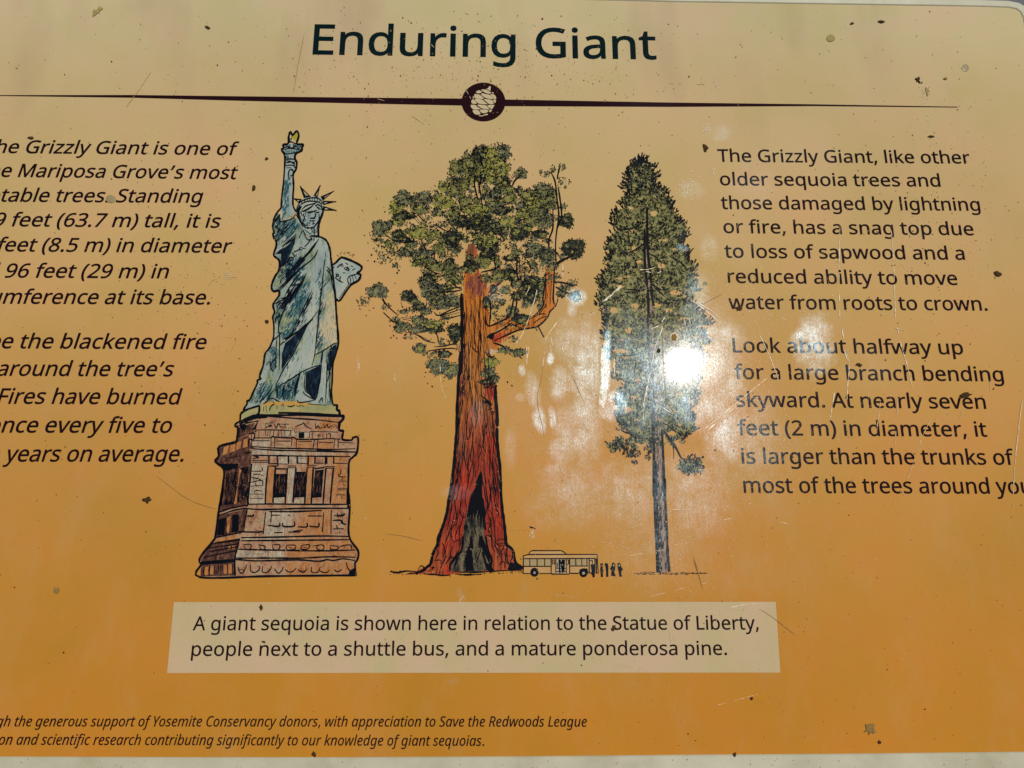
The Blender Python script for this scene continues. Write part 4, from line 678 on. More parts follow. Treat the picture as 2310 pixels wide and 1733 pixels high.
# hatching in the shaded left wall
for k in range(26):
    x = 215 + k * 13 + rnd.uniform(-4, 4); y = 1000 + rnd.uniform(-20, 60)
    sh.stroke(S('D %f,%f %f,%f' % (x + 40, y, x + 8 - k * .2, y + rnd.uniform(200, 430))), 1.9, ZI)
for k in range(34):
    x = rnd.uniform(150, 560); y = 880 - (x - 150) * .36 + rnd.uniform(-30, 20)
    sh.stroke(S('D %f,%f %f,%f' % (x, y, x + rnd.uniform(40, 110), y - rnd.uniform(8, 30))), 1.8, ZI)
for k in range(40):
    x = rnd.uniform(345, 660); y = rnd.uniform(300, 560)
    sh.stroke(S('E %f,%f %f,%f' % (x, y, x - rnd.uniform(2, 12), y + rnd.uniform(30, 90))), 1.8, ZI)
# pencil dashes under the terrace and little specks round the tablet
for k in range(60):
    x = 650 + k * 19; y = 245 + k * .7 + rnd.uniform(-6, 8)
    sh.stroke(S('D %f,%f %f,%f' % (x, y, x + rnd.uniform(4, 12), y + rnd.uniform(-6, 6))), 1.7, ZI)
for k in range(26):
    a = rnd.uniform(0, 1); sh.dot(*S('B %f,%f' % (1130 + 260 * a + rnd.uniform(-15, 15), 440 - 60 * math.sin(a * 3) + rnd.uniform(-20, 30)))[0], rnd.uniform(.6, 1.2), ZI)
for k in range(90):      # scribbled shading on the robe
    a, b, L = rnd.choice([(480, 640, 90), (560, 560, 80), (640, 880, 120), (480, 1050, 100), (580, 1150, 130), (620, 1370, 90), (330, 200, 70), (430, 330, 90)])
    x = a + rnd.uniform(-50, 50); y = b + rnd.uniform(-60, 60)
    sh.stroke(S('B %f,%f %f,%f' % (x, y, x - L * .35, y + L * .55)), 1.2, .00038)
for t in ('A 740,1262 800,1255 800,1275 745,1285','A 845,1262 900,1262 890,1282 850,1280','A 760,1345 840,1345 830,1368 765,1362','A 760,1385 840,1385 815,1402 775,1402','A 600,1180 560,1260 600,1380 650,1450 620,1330 610,1260 650,1180','A 330,1290 250,1380 235,1480 260,1420 320,1350','A 640,1255 740,1230 810,1170 760,1190 700,1225'): sh.poly(S(t), ZI)
for k in range(420):      # grainy specks of the pencil on stone
    q = S('D %f,%f' % (rnd.uniform(560, 1940), rnd.uniform(260, 1450)))[0] if k % 2 else S('E %f,%f' % (rnd.uniform(580, 2040), rnd.uniform(10, 1090)))[0]
    sh.dot(q[0], q[1], rnd.uniform(.4, .9), ZI - .00004, 4)
MAS = S('D 600,1000 780,1000 770,1440 550,1440'), S('D 1760,930 1920,930 1910,1450 1720,1450'), S('E 700,300 900,300 890,540 670,540'), S('E 1770,300 1950,300 1950,590 1770,590'), S('D 620,600 1980,620 2000,690 620,650'), S('E 580,800 2040,800 2040,860 570,870'), S('D 640,720 1950,770 1950,790 620,770'), S('E 930,480 1640,480 1640,590 920,590'), S('D 970,810 1900,810 1900,890 970,890')
for pg in MAS:
    x0 = min(p[0] for p in pg); x1 = max(p[0] for p in pg); y0 = min(p[1] for p in pg); y1 = max(p[1] for p in pg)
    for k in range(int((x1 - x0) * (y1 - y0) * .012)):
        x = rnd.uniform(x0, x1); y = rnd.uniform(y0, y1)
        if not inside((x, y), pg): continue
        L = rnd.uniform(4, 12)
        sh.stroke([(x, y), (x + L, y + rnd.uniform(-.6, .6))] if rnd.random() < .6 else [(x, y), (x + rnd.uniform(-.5, .5), y + L * .6)], rnd.uniform(.8, 1.4), ZI, smooth=False)
sh.done('statue_ink_lines', M['ink'], STAT, 'stuff')


# ------------------------------------------------------------------ giant sequoia drawing
TRUNK = ('J 40,300 60,120 90,-50 150,-60 200,0 215,200 230,330 270,420 320,500 470,400 500,440 340,580 340,700 360,960 520,880 620,850 640,900 480,1000 330,1100 400,1120 560,1060 620,1040 600,1080 420,1180 480,1210 460,1270 370,1280 350,1370 '
         'I 740,0 800,90 870,160 880,320 905,640 910,790 900,860 915,1000 920,1200 955,1370 960,1659 H 1790,0 1830,450 1860,800 1880,1020 1960,1070 2010,1200 2050,1350 2140,1370 2120,1440 1880,1440 1660,1450 1300,1460 1000,1490 860,1510 '
         '620,1490 330,1480 480,1440 600,1380 690,1330 740,1150 810,1020 870,800 960,560 980,380 1020,150 1060,0 I 240,1659 290,1250 330,850 320,600 345,350 350,60 J 0,1500 10,1000 20,830')
SEQ = fill_part('sequoia_drawing', [TRUNK], M['bark'], ROOT, label='drawn giant sequoia with red orange trunk and ragged crown')
LIMB = fill_part('rising_branch', ['J 620,900 740,960 860,880 960,800 1020,720 1035,540 1055,400 1060,260 1140,230 1155,420 1165,640 1180,700 1110,800 1080,880 1000,940 960,975 800,1010 640,1060 560,1080 400,1160 500,1000'], M['bark'], SEQ, .00022, label='large branch that bends skyward on the right of the trunk')
SC_ = fill_part('fire_scar', ['I 670,1410 640,1480 600,1560 590,1659 H 1330,250 1290,420 1250,600 1220,740 1200,900 1190,1080 1090,1230 1010,1330 1010,1440 1300,1450 1640,1430 1600,1180 1560,1000 1530,820 1540,600 1510,300 1500,60 I 690,1659 700,1500'], M['scar'], SEQ, Z2, label='blackened fire scar at the foot of the trunk')
sh = Sheet(); 
for t in ('I 670,1410 625,1500 600,1580 590,1659 H 1330,250 1290,420 1260,620 1330,560 1400,520 1440,540 1500,620 1540,560 1510,300 1500,60 I 700,1659 695,1500','H 1220,740 1260,700 1290,760 1230,830','H 1320,900 1350,900 1370,1080 1280,1200 1250,1140 1300,1050','H 1460,910 1500,880 1530,960 1620,1180 1640,1400 1560,1200 1510,1100 1450,1040','H 1270,1100 1350,1130 1370,1440 1300,1440 1250,1200','H 1560,1300 1650,1360 1660,1430 1580,1430'):
    sh.poly(S(t), Z3)
for t in ('H 1290,470 1300,640 1325,540 1345,720 1365,540 1390,650 1410,540 1440,700 1460,560 1490,760 1510,600 1530,640 1500,520 1400,500','H 1230,1250 1280,1180 1290,1440 1250,1440','H 1090,1260 1130,1200 1110,1330 1060,1400','H 1500,1150 1530,1130 1590,1380 1560,1400'): sh.poly(S(t), Z3 + .00001)
sh.done('charred_hollow', M['ink'], SC_)
for nm, mat, t in (('red_streak', 'red', ['I 420,1440 500,1390 470,1640 400,1659','I 760,960 860,900 870,1200 760,1300','H 1180,0 1290,0 1240,200 1190,350','H 1690,250 1740,250 1800,680 1740,700','H 1060,770 1180,760 1170,930 1060,940','I 740,220 850,240 840,380 760,330','H 930,1400 1000,1380 990,1480 900,1480','J 400,1110 620,1040 600,1080 430,1160','H 900,960 1000,1000 930,1180 860,1050']),
                   ('plum_streak', 'plum', ['I 350,60 440,60 420,350 360,380','I 330,850 420,850 440,1250 310,1250','I 700,180 860,200 860,300 720,280','J 130,360 220,330 320,500 220,600 60,500','H 1010,250 1080,200 1040,420 1000,400','J 400,1130 480,1100 450,1150','K 1420,1100 1480,1100 1440,1400 1400,1400'])):
    M.setdefault(mat, mottled(nm, {'red': [(136,34,22),(164,52,30),(170,74,40)], 'plum': [(84,40,34),(118,62,46),(150,92,62)]}[mat], 240, (1.6, .4, 1), 4))
    pencil(nm, t, M[mat], SEQ, 86, .09, Z2, L=18, w=2.2, soft=5)
sh = Sheet()
def strokes(txt, w, **k):
    for p in SS(txt): sh.stroke(p, w, ZI, **k)
strokes('''J 15,980 5,600 20,590;J 20,830 15,1000 5,1500 I 350,60 335,350 325,600 320,850 300,1100 285,1300 245,1640 H 1040,60 1010,200 975,400 955,540 900,720 870,800 820,930 805,1040 760,1110 730,1200 700,1330 640,1380 600,1430;
 I 880,190 880,320 905,640 905,780;I 900,800 905,1000 920,1180 945,1370 955,1640 H 1790,60 1815,450 1850,700 1870,920 1880,1030 1940,1070 1990,1140 2000,1220 2040,1330 2080,1370 2150,1380''', 7.0, taper=.9)
strokes('''I 940,1380 950,1500 955,1659;K 1440,720 1420,900 1440,1080;K 1410,1200 1400,1500 1390,1650;H 1040,0 1000,250;H 870,830 820,1000;H 1995,1200 2040,1320 2120,1370;H 1200,900 1190,1100 1080,1240 1010,1340 1000,1440;H 1560,900 1600,1130 1650,1250 1640,1400;H 1510,300 1540,560 1530,640 1560,800''', 5.5, taper=.7)
strokes('''J 340,580 370,760 355,960;J 300,830 340,970 520,900 620,850;J 340,1110 400,1070 520,1010 640,930;J 400,1160 560,1090 720,1020 900,990 980,960 1080,860 1110,790 1180,720 1210,630;J 320,1120 360,1080 420,1060;J 400,1180 520,1220 560,1270;J 340,1270 370,1360 420,1340;
 J 1165,230 1160,420 1150,640 1165,700;J 1060,300 1040,500 1020,640 1030,700 980,780 900,850;J 930,990 950,1030;J 960,970 1035,1110;J 300,1290 350,1360;J 340,560 420,480 500,430;J 700,600 690,720 660,830;J 670,570 620,800 560,860;J 700,110 700,340 750,400;J 730,110 735,300;J 730,350 770,420;J 410,130 430,230;J 250,300 380,270 490,230;J 1180,200 1250,150 1400,90;J 1170,420 1280,430 1360,460 1450,455;J 1180,480 1280,540 1400,580;
 M 1155,1640 1145,1400 1160,1200 1190,1000 1170,800 1150,600 1130,500 1080,400;M 1110,900 1110,1150 1060,1300 1055,1430;M 1180,600 1210,800 1225,1000 1160,1180;M 1140,650 1180,850;M 1170,1640 1240,1590 1370,1510 1400,1440;M 560,610 600,520 680,450;M 510,600 540,540;M 130,150 150,250 180,340;M 70,430 60,560 90,700 110,780;M 160,430 130,600 150,720 160,840;M 200,450 170,560;M 230,640 190,780;M 280,640 290,760;M 1170,500 1180,420 1210,320''', 3.6, taper=.6)
strokes('''J 50,800 40,1100 50,1300;J 130,700 130,860;J 160,980 170,1200;J 230,800 240,1000 250,1300;J 270,760 280,900;J 90,1150 100,1400 90,1650;J 120,1210 200,1300 210,1240 190,1210;J 60,1250 60,1650;J 140,1300 130,1650;J 220,1290 220,1500;J 180,640 190,800;J 120,540 110,700;J 500,980 640,890;J 860,880 1000,820 1060,830;J 900,940 1000,870 1080,850;J 940,840 1000,790 1070,700;J 1040,780 1020,850;J 1050,330 1060,560 1040,680;J 1100,300 1100,400;J 1130,400 1110,700;J 1080,560 1070,690;J 520,1100 620,1050;
 I 500,0 495,150;I 545,60 545,240;I 430,150 440,350;I 480,290 500,410;I 410,260 400,420;I 535,360 540,580;I 585,370 600,640 590,820;I 620,380 630,900;I 680,180 690,520;I 710,420 720,700;I 490,570 470,700 460,900 485,960 440,960;I 530,650 540,760 510,950;I 750,500 760,720 740,900;I 800,520 830,640 830,800;I 690,760 710,900 690,1080;I 560,770 550,1000 520,1200 530,1300;I 600,920 590,1020;I 850,760 860,960 840,1250 860,1500;I 780,950 800,1200 790,1500;I 440,980 430,1200 460,1380;I 380,440 370,700;I 360,480 350,900 330,1100;I 400,700 400,900;I 640,1040 680,1100 640,1240;I 720,960 700,1060 740,1150;I 690,1130 680,1280;I 340,1280 330,1500 310,1650;I 380,1300 370,1640;I 470,1420 480,1640;I 540,1320 500,1500 480,1650;I 580,1280 560,1450;I 720,1480 740,1659;I 890,1400 880,1600;I 640,1300 630,1360;I 700,1350 705,1400;I 400,420 380,600;I 425,900 395,1250;
 H 1100,0 1060,250 1020,400;H 1140,80 1110,300 1080,350 1090,480 1110,620 1110,700;H 1200,80 1180,300 1160,500 1200,600 1250,590;H 1280,100 1240,300 1260,450;H 1350,0 1300,180;H 1040,400 1000,600 960,800;H 1070,520 1040,700 970,900 930,1010;H 1110,700 1040,760 1020,880 1060,980;H 1160,720 1100,830 1090,950;H 1060,1000 1130,950 1170,1000;H 1060,1050 1010,1150 1050,1240 1130,1130 1170,1000;H 880,1000 920,1100 890,1250;H 800,1100 820,1160 760,1280;H 960,1200 900,1280 860,1400;H 1000,1220 940,1330 990,1250 1070,1230;H 760,1280 860,1270 860,1340;H 700,1390 760,1380 650,1450;H 820,1370 790,1500;H 860,1370 830,1500;H 900,1400 880,1500;H 740,1400 720,1440;
 H 1550,0 1570,200 1600,400 1590,560;H 1600,0 1640,250 1640,360;H 1690,0 1690,300 1730,500;H 1740,0 1760,200;H 1520,50 1560,300 1590,400 1560,560;H 1620,480 1680,620 1700,800 1720,1000 1790,1040 1850,1050;H 1640,600 1650,900 1660,1040 1700,1140;H 1600,560 1640,700 1600,800 1610,850;H 1560,700 1620,700;H 1560,880 1620,890 1640,940;H 1570,990 1610,970;H 1690,1040 1760,1120 1790,1230;H 1730,970 1800,940 1850,960;H 1750,1010 1850,1010;H 1850,1060 1800,1150 1830,1200;H 1900,1100 1830,1170;H 1900,1200 1980,1210;H 1890,1060 1870,1200 1880,1300 1950,1330;H 1900,1080 1900,1280;H 1960,1090 1980,1200 1940,1320 1960,1400;H 1760,1350 1830,1290 1860,1340 1850,1400;H 1760,660 1810,760;
 H 1190,1050 1280,1080;H 1190,1140 1280,1150;H 1190,1190 1260,1190;H 1240,1200 1220,1430;H 1260,1200 1250,1430;H 1430,1050 1480,1100 1430,1260 1370,1370;H 1520,1130 1560,1330;H 1430,1300 1440,1430;H 1490,1000 1530,1230;H 1400,700 1390,800 1420,880;H 1230,840 1210,950 1230,1030;H 1340,820 1330,900''', 2.3, taper=.5)
for k in range(70):     # dark flaking bark down the shaded left edge
    y = rnd.uniform(60, 1500); x = 350 - (y - 60) * .05 + rnd.uniform(10, 90); sh.stroke(S('I %f,%f %f,%f' % (x, y, x - 4, y + rnd.uniform(30, 110))), rnd.uniform(1.4, 2.6), ZI)
XL = [(640,1042),(740,1040),(840,1034),(935,1031),(1040,1025),(1100,1018),(1140,1008),(1180,998),(1215,988),(1260,974),(1290,964)]
XR = [(640,1096),(740,1100),(840,1105),(900,1118),(960,1122),(1040,1124),(1100,1130),(1150,1134),(1200,1139),(1240,1155),(1290,1168)]
def lerp(T, y):
    for (a, p), (b, q) in zip(T, T[1:]):
        if a <= y <= b: return p + (q - p) * (y - a) / (b - a)
    return T[-1][1]
SCARP = S('I 670,1380 640,1440 600,1560 590,1659 H 1290,250 1250,420 1210,600 1180,740 1160,900 1150,1080 1050,1230 980,1330 980,1460 1660,1460 1640,1180 1590,1000 1560,820 1570,600 1550,300 1530,60 I 720,1659 720,1500')
for k in range(270):       # fine vertical bark lines that follow the flare of the trunk
    u = rnd.betavariate(.9, .9); y = rnd.uniform(650, 1270); L = rnd.uniform(18, 80); p = []
    for i in range(6):
        yy = y + L * i / 5
        if yy > 1285: break
        q = (lerp(XL, yy) + (lerp(XR, yy) - lerp(XL, yy)) * u + math.sin(yy * .12 + k) * 1.3, yy)
        if inside(q, SCARP): break
        p.append(q)
    if len(p) > 2: sh.stroke(p, rnd.uniform(.6, 1.5) * (1.25 if u < .25 or yy > 1050 else 1), ZI, taper=.2)
for k in range(150):       # soot strokes in the scar
    q = S('H %f,%f' % (rnd.uniform(1080, 1620), rnd.uniform(250, 1400)))[0]
    if inside(q, SCARP): sh.stroke([q, (q[0] + rnd.uniform(-2, 2), q[1] + rnd.uniform(6, 18))], rnd.uniform(.9, 2.2), ZI)
for k in range(60):
    y = rnd.uniform(300, 1600); x = rnd.uniform(420, 880); sh.stroke(S('I %f,%f %f,%f' % (x, y, x + rnd.uniform(-10, 10), y + rnd.uniform(50, 160))), rnd.uniform(1.1, 2.0), ZI)
for k in range(60): sh.dot(*S('I %f,%f' % (rnd.uniform(700, 850), rnd.uniform(160, 230)))[0], rnd.uniform(.8, 1.6), ZI)
for t in ('I 640,310 720,360 800,420 830,460 820,490 740,440 730,390','J 320,1110 420,1060 400,1150','K 1440,1100 1480,1100 1470,1160 1430,1150','J 20,590 0,600 10,700 25,700','K 360,500 390,500 425,580 400,570'): sh.poly(S(t), ZI)
for k in range(60):
    a = rnd.random(); sh.dot(*S('I %f,%f' % (700 + a * 160 + rnd.gauss(0, 14), 380 + a * 220 + rnd.gauss(0, 20)))[0], rnd.uniform(.6, 1.6), ZI)
for k in range(50): sh.dot(*S('J %f,%f' % (rnd.uniform(60, 300), rnd.uniform(540, 1150)))[0], rnd.uniform(.5, 1.1), ZI)
# ground line
strokes('''H 60,1450 200,1460 330,1440 480,1450;H 330,1485 500,1470 640,1420;H 500,1430 550,1360 600,1390 560,1440;H 600,1490 760,1495 900,1510 1010,1500;H 1040,1450 1300,1460 1600,1450 1900,1430 2130,1430;H 1100,1490 1300,1500 1500,1490''', 3.2, wob=.5)
for k in range(110):
    x = rnd.uniform(60, 2130); y = 1455 + rnd.uniform(-20, 50) - (x > 1500) * 25
    sh.stroke(S('H %f,%f %f,%f' % (x, y, x + rnd.uniform(8, 40), y + rnd.uniform(-8, 8))), rnd.uniform(1.5, 3.4), ZI)
for t in ('H 1960,1300 2060,1350 2150,1370 2150,1410 1960,1440 1900,1400','H 440,1470 560,1420 640,1400 600,1450 480,1490','H 1600,1440 1560,1400 1660,1380 1700,1440'): sh.poly(S(t), ZI)
sh.done('trunk_ink_lines', M['ink'], SEQ, 'stuff')

# foliage: washes and pen work, clump by clump (photo pixels: x, y, rx, ry, kind)
# kinds: n normal, y yellow, g grey, d dark, s sparse sprig
CL = '''1031,379,21,19,n;1055,370,19,22,n;1080,347,17,17,d;1002,421,14,13,y;1026,425,18,20,n;1043,415,18,18,n;910,448,21,18,g;952,448,23,17,g;990,455,15,18,y;894,468,17,17,y;906,487,24,12,d;899,502,15,9,y;948,472,18,13,n;1012,458,16,14,y;1024,485,14,18,n;859,514,20,18,g;899,529,16,11,d;844,531,10,12,s;943,526,22,15,y;977,529,16,12,n;1021,539,24,22,d;992,560,16,14,n;928,551,14,10,g;872,565,26,13,s;918,568,20,12,g;953,573,22,14,g;866,585,16,9,s;955,590,30,11,n;1070,472,25,14,y;1066,502,28,18,d;1048,455,14,16,n
1085,342,18,14,d;1107,345,18,15,y;1132,345,20,19,g;1119,370,26,16,y;1134,384,18,15,y;1080,387,20,14,n;1099,391,18,12,y;1062,391,12,14,n;1131,409,20,12,d;1114,406,20,10,y;1090,372,20,16,n;1175,392,15,13,g;1136,428,24,12,n;1151,448,18,14,n;1119,435,16,13,g;1192,441,20,16,n;1227,430,22,17,g;1240,455,15,20,n;1198,460,18,16,y;1178,465,14,14,g;1220,455,20,14,n;1212,480,22,18,n;1178,484,15,14,y;1082,475,24,16,y;1114,463,22,14,g;1128,475,26,11,d;1085,500,26,22,d;1144,502,18,18,y;1203,497,20,14,n;1229,502,18,16,g;1170,528,22,17,d;1102,544,20,14,y;1102,561,24,14,d;1153,548,14,16,s;1208,565,24,18,g;1237,578,20,16,g;1220,529,18,10,d;1153,582,18,8,d;1229,393,12,7,s;1247,381,6,7,s;1267,379,8,10,s;1271,411,15,12,s;1271,467,7,9,s;1278,499,17,17,d;1294,561,27,24,d;1270,580,10,7,s;1040,500,20,16,d;1110,520,26,12,d
852,657,26,17,g;822,680,14,12,s;921,668,18,13,d;908,706,12,12,s;965,632,20,16,d;969,651,24,22,g;994,684,26,16,g;1019,678,20,14,g;945,691,16,10,d;908,737,21,12,g;945,723,18,12,g;977,730,27,9,y;977,742,26,10,d;945,742,16,10,g;1026,752,16,23,d;947,786,15,12,g;979,798,18,8,s;1002,799,16,9,d;986,826,24,20,g;1016,835,20,18,g;986,602,24,12,n;1011,605,20,14,n;893,601,8,9,s;945,595,16,8,n;1025,630,20,14,n;1000,650,18,10,g
1063,602,18,16,d;1078,546,13,9,d;1076,532,12,8,n;930,700,12,8,s;960,702,14,9,g;890,722,12,8,s;1000,715,16,9,s;925,757,16,8,s;1000,772,14,8,s;870,692,10,7,s;935,680,12,9,g;985,655,14,12,g;900,745,12,7,s;1245,600,14,12,g;1235,630,10,14,g;1222,690,11,10,g;1155,702,15,11,g;1132,722,10,12,s;1152,738,14,8,g;1190,650,16,14,g;1215,665,12,12,n;1140,655,12,10,n;1165,668,12,10,d;1120,690,10,10,s;1270,650,9,7,g;1090,590,20,16,n;1100,574,20,12,d;1094,629,16,10,g;1127,623,18,16,n;1148,618,16,18,d;1197,641,22,18,d;1194,668,22,18,d;1217,650,12,22,g;1118,668,13,12,s;1112,701,10,22,s;1098,683,10,14,d;1174,723,22,17,d;1232,571,18,14,g;1180,600,18,14,s;1210,610,16,14,s;1256,627,8,12,s;1290,640,12,8,s;1266,663,11,9,d;1298,668,14,12,d;1280,648,12,8,s;1139,790,17,8,g;1170,795,18,10,g;1107,818,18,14,y;1103,842,18,15,g;1114,856,13,9,g;1098,862,17,8,d;1160,765,12,8,s;1185,610,10,16,s;1165,640,14,10,g'''
kinds = {'n': ('leaf', .9, .036), 'y': ('leaf_bright', .8, .026), 'g': ('leaf_grey', .85, .042), 'd': ('leaf_dark', .9, .070), 's': ('leaf_grey', .35, .034)}
fills = {k: Sheet() for k in kinds}; ink = Sheet()
def squiggle(x, y, s, w, sheet=None):
    a = rnd.uniform(0, 6.28); p = [(x, y)]
    for i in range(3):
        a += rnd.choice((-1, 1)) * rnd.uniform(.7, 1.9)
        p.append((p[-1][0] + math.cos(a) * s, p[-1][1] + math.sin(a) * s))
    (sheet or ink).stroke(p, w, ZI, taper=.4)
def clump(x, y, rx, ry, kd, ink=ink):
    mname, cover, dens = kinds[kd]
    ph = [rnd.uniform(0, 6.28) for _ in range(4)]
    def R(a): return 1 + .13 * math.sin(3 * a + ph[0]) + .09 * math.sin(5 * a + ph[1]) + .06 * math.sin(9 * a + ph[2])
    pts = [(x + rx * .93 * R(a) * math.cos(a), y + ry * .93 * R(a) * math.sin(a)) for a in [i * 2 * math.pi / 26 for i in range(26)]]
    if kd != 's': fills[kd].poly(pts, Z1 if kd != 'y' else .00023)
    else:
        for k in range(5): fills[kd].dot(x + rnd.gauss(0, rx * .4), y + rnd.gauss(0, ry * .4), rnd.uniform(2, 4.5), Z1)
    if kd not in 's':    # brushed tints inside the clump
        for k in range(3):
            other = rnd.choice('nyg'); fills[other].dot(x + rnd.gauss(0, rx * .35), y + rnd.gauss(0, ry * .35), rnd.uniform(3, 6), Z2, 8, rnd.uniform(.6, 1))
    # dots along the rim, heavier on top
    per = int(2 * math.pi * math.sqrt((rx * rx + ry * ry) / 2) / 3.3)
    for i in range(per):
        a = i / per * 2 * math.pi + rnd.gauss(0, .06); top = math.sin(a) < .15
        if rnd.random() > (.92 if top else .55) * (1 if kd != 's' else .75): continue
        r = R(a) * rnd.uniform(.9, 1.06)
        ink.dot(x + rx * r * math.cos(a), y + ry * r * math.sin(a), rnd.uniform(.9, 1.9) * (1.15 if top else .85), ZI, 6, rnd.uniform(.55, 1), rnd.uniform(0, 3))
    # inner pen work
    nn = int(math.pi * rx * ry * dens)
    for i in range(nn):
        a = rnd.uniform(0, 6.28); q = math.sqrt(rnd.random()) * .95
        px_, py_ = x + rx * q * math.cos(a), y + ry * q * math.sin(a)
        t = rnd.random()
        if t < .5: squiggle(px_, py_, rnd.uniform(1.6, 3.4), rnd.uniform(1.0, 1.8), ink)
        elif t < .82: ink.dot(px_, py_, rnd.uniform(.6, 1.5), ZI, 5, rnd.uniform(.5, 1), rnd.uniform(0, 3))
        else: ink.stroke([(px_, py_), (px_ + rnd.gauss(0, 1.6), py_ + rnd.uniform(3, 7))], 1.2, ZI)
    # arc line echoing the crown edge
    if kd in 'nyg' and rx > 11:
        a0 = rnd.uniform(3.3, 4.2); q = rnd.uniform(.45, .7)
        ink.stroke([(x + rx * q * math.cos(a0 + k * .35), y + ry * q * math.sin(a0 + k * .35)) for k in range(5)], 1.3, ZI)
CROWN = S('X 895,455 960,435 990,415 1020,400 1020,370 1060,345 1100,332 1140,330 1150,365 1145,400 1165,430 1190,425 1225,415 1250,430 1255,500 1240,540 1250,590 1215,600 1210,680 1180,690 1150,640 1140,690 1115,700 1110,650 1060,612 1030,640 1030,690 970,700 950,650 960,615 930,590 880,570 850,540 870,510')
placed = [tuple(map(float, c.split(',')[:2])) for c in CL.replace('\n', ';').split(';')]
tries = 0
while tries < 1100:      # smaller sprays between the main clumps
    tries += 1
    x = rnd.uniform(850, 1260); y = rnd.uniform(330, 705)
    if not inside((x, y), CROWN) or min((x - a) ** 2 + (y - b) ** 2 for a, b in placed) < 210: continue
    if 1062 < x < 1095 and y > 530: continue
    placed.append((x, y)); clump(x, y, rnd.uniform(7, 13), rnd.uniform(6, 11), rnd.choice('nggdsss'))
for k in range(620):
    x = rnd.uniform(850, 1260); y = rnd.uniform(330, 705)
    if inside((x, y), CROWN): squiggle(x, y, rnd.uniform(2.2, 4.6), rnd.uniform(1.0, 1.9))
for c in CL.replace('\n', ';').split(';'):
    a = c.split(','); clump(float(a[0]), float(a[1]), float(a[2]), float(a[3]), a[4])
# loose dots and twigs round the crown
for c in '866,468 868,478 872,505 822,531 830,548 845,590 905,520 918,510 925,503 890,575 880,583 838,575 830,588 810,690 812,697 880,735 885,748 888,757 895,763 882,762 833,700 826,712 843,695 872,700 882,690 1003,500 985,485 993,487 1180,500 1195,505 1160,360 1153,372 1240,390 1283,415 1275,470 1292,515 1320,558 1318,568 1300,588 1270,612 1283,615 1305,630 1145,862 1155,870 1178,800 1120,870 965,865 975,872 958,850 960,840 1020,590 900,610 896,616'.split():
    x, y = map(float, c.split(',')); ink.dot(x, y, rnd.uniform(1.2, 2.6), ZI, 6, rnd.uniform(.5, 1), rnd.uniform(0, 3))
for p, w in ((SS('L 340,1220 420,1290 500,1330 650,1350 760,1330;L 310,1190 400,1270;L 480,1310 650,1330 760,1330;L 820,1300 870,1400 900,1460;L 800,1320 850,1430;L 760,940 850,1040 910,1080;L 780,930 900,1060;L 880,880 1000,1000;L 910,870 1020,1000;L 730,1000 820,1120;L 760,990 840,1120;L 1170,980 1220,1100 1280,1150;L 1190,960 1290,1100;L 1110,930 1160,1000;L 1020,1100 1140,1180 1240,1200;L 1050,1050 1200,1180;L 960,1110 1080,1190;L 1350,830 1370,920 1420,960;L 1260,900 1340,960;L 1100,1540 1260,1530;L 1010,1400 1010,1560 1060,1620;L 1430,1440 1420,1530;L 1480,1440 1500,1560;L 1580,450 1600,700;L 1630,500 1650,700;L 860,720 870,860;L 1450,700 1520,780'), 2.2),
             (SS('K 370,480 420,570 500,650 580,720;K 380,680 470,760 520,800 600,820;K 390,680 480,770;K 620,540 640,620;K 470,780 540,830;K 620,750 780,760;K 640,770 760,790;K 800,960 880,1010 960,1060 1080,1090;K 850,980 1000,1060;K 1080,950 1110,1000 1120,1080;K 1000,1060 1030,1030;K 1110,1080 1140,1100;K 1150,1050 1160,1010;K 1060,1140 1200,1130 1300,1105 1380,1110;K 960,1200 1150,1170 1300,1160 1380,1170;K 1060,670 1120,720 1280,650 1440,590;K 1120,720 1200,710 1430,630;K 1130,770 1250,760 1440,710;K 1160,740 1400,680;K 1150,400 1280,360 1440,340;K 1130,410 1300,400 1440,380;K 1200,300 1290,240 1340,290;K 1310,170 1390,250 1440,310;K 1270,250 1350,330 1440,370;K 1140,370 1240,290;K 1060,440 1130,400;K 1300,480 1440,450;K 1260,180 1270,260;K 930,70 1050,140 1160,170;K 880,640 960,670;K 1450,460 1445,590;K 1440,150 1455,330'), 2.4),
             (SS('M 330,880 480,840 600,770;M 200,1150 330,1080 400,1060;M 260,1030 400,960;M 360,1170 420,1250 470,1310 430,1330 410,1280;M 440,1160 430,1240;M 600,1100 700,1040 780,1020;M 800,1270 850,1200 960,1170;M 780,1280 760,1210 800,1210 790,1260;M 760,1400 780,1320 830,1330 800,1350;M 640,1450 740,1350;M 650,1540 640,1640;M 900,1150 960,1090;M 740,1340 770,1300;M 530,750 590,800;M 620,1030 700,1000'), 2.0)):
    for q in p: ink.stroke(q, w, ZI)
FOL = fills['n'].done('foliage', M['leaf'], SEQ, 'stuff', 'ragged olive green crown')
fills['y'].done('foliage', M['leaf_bright'], SEQ, 'stuff'); fills['g'].done('foliage', M['leaf_grey'], SEQ, 'stuff')
fills['d'].done('foliage', M['leaf_dark'], SEQ, 'stuff'); fills['s'].done('foliage', M['leaf_grey'], SEQ, 'stuff')
ink.done('foliage_ink_marks', M['ink'], SEQ, 'stuff')

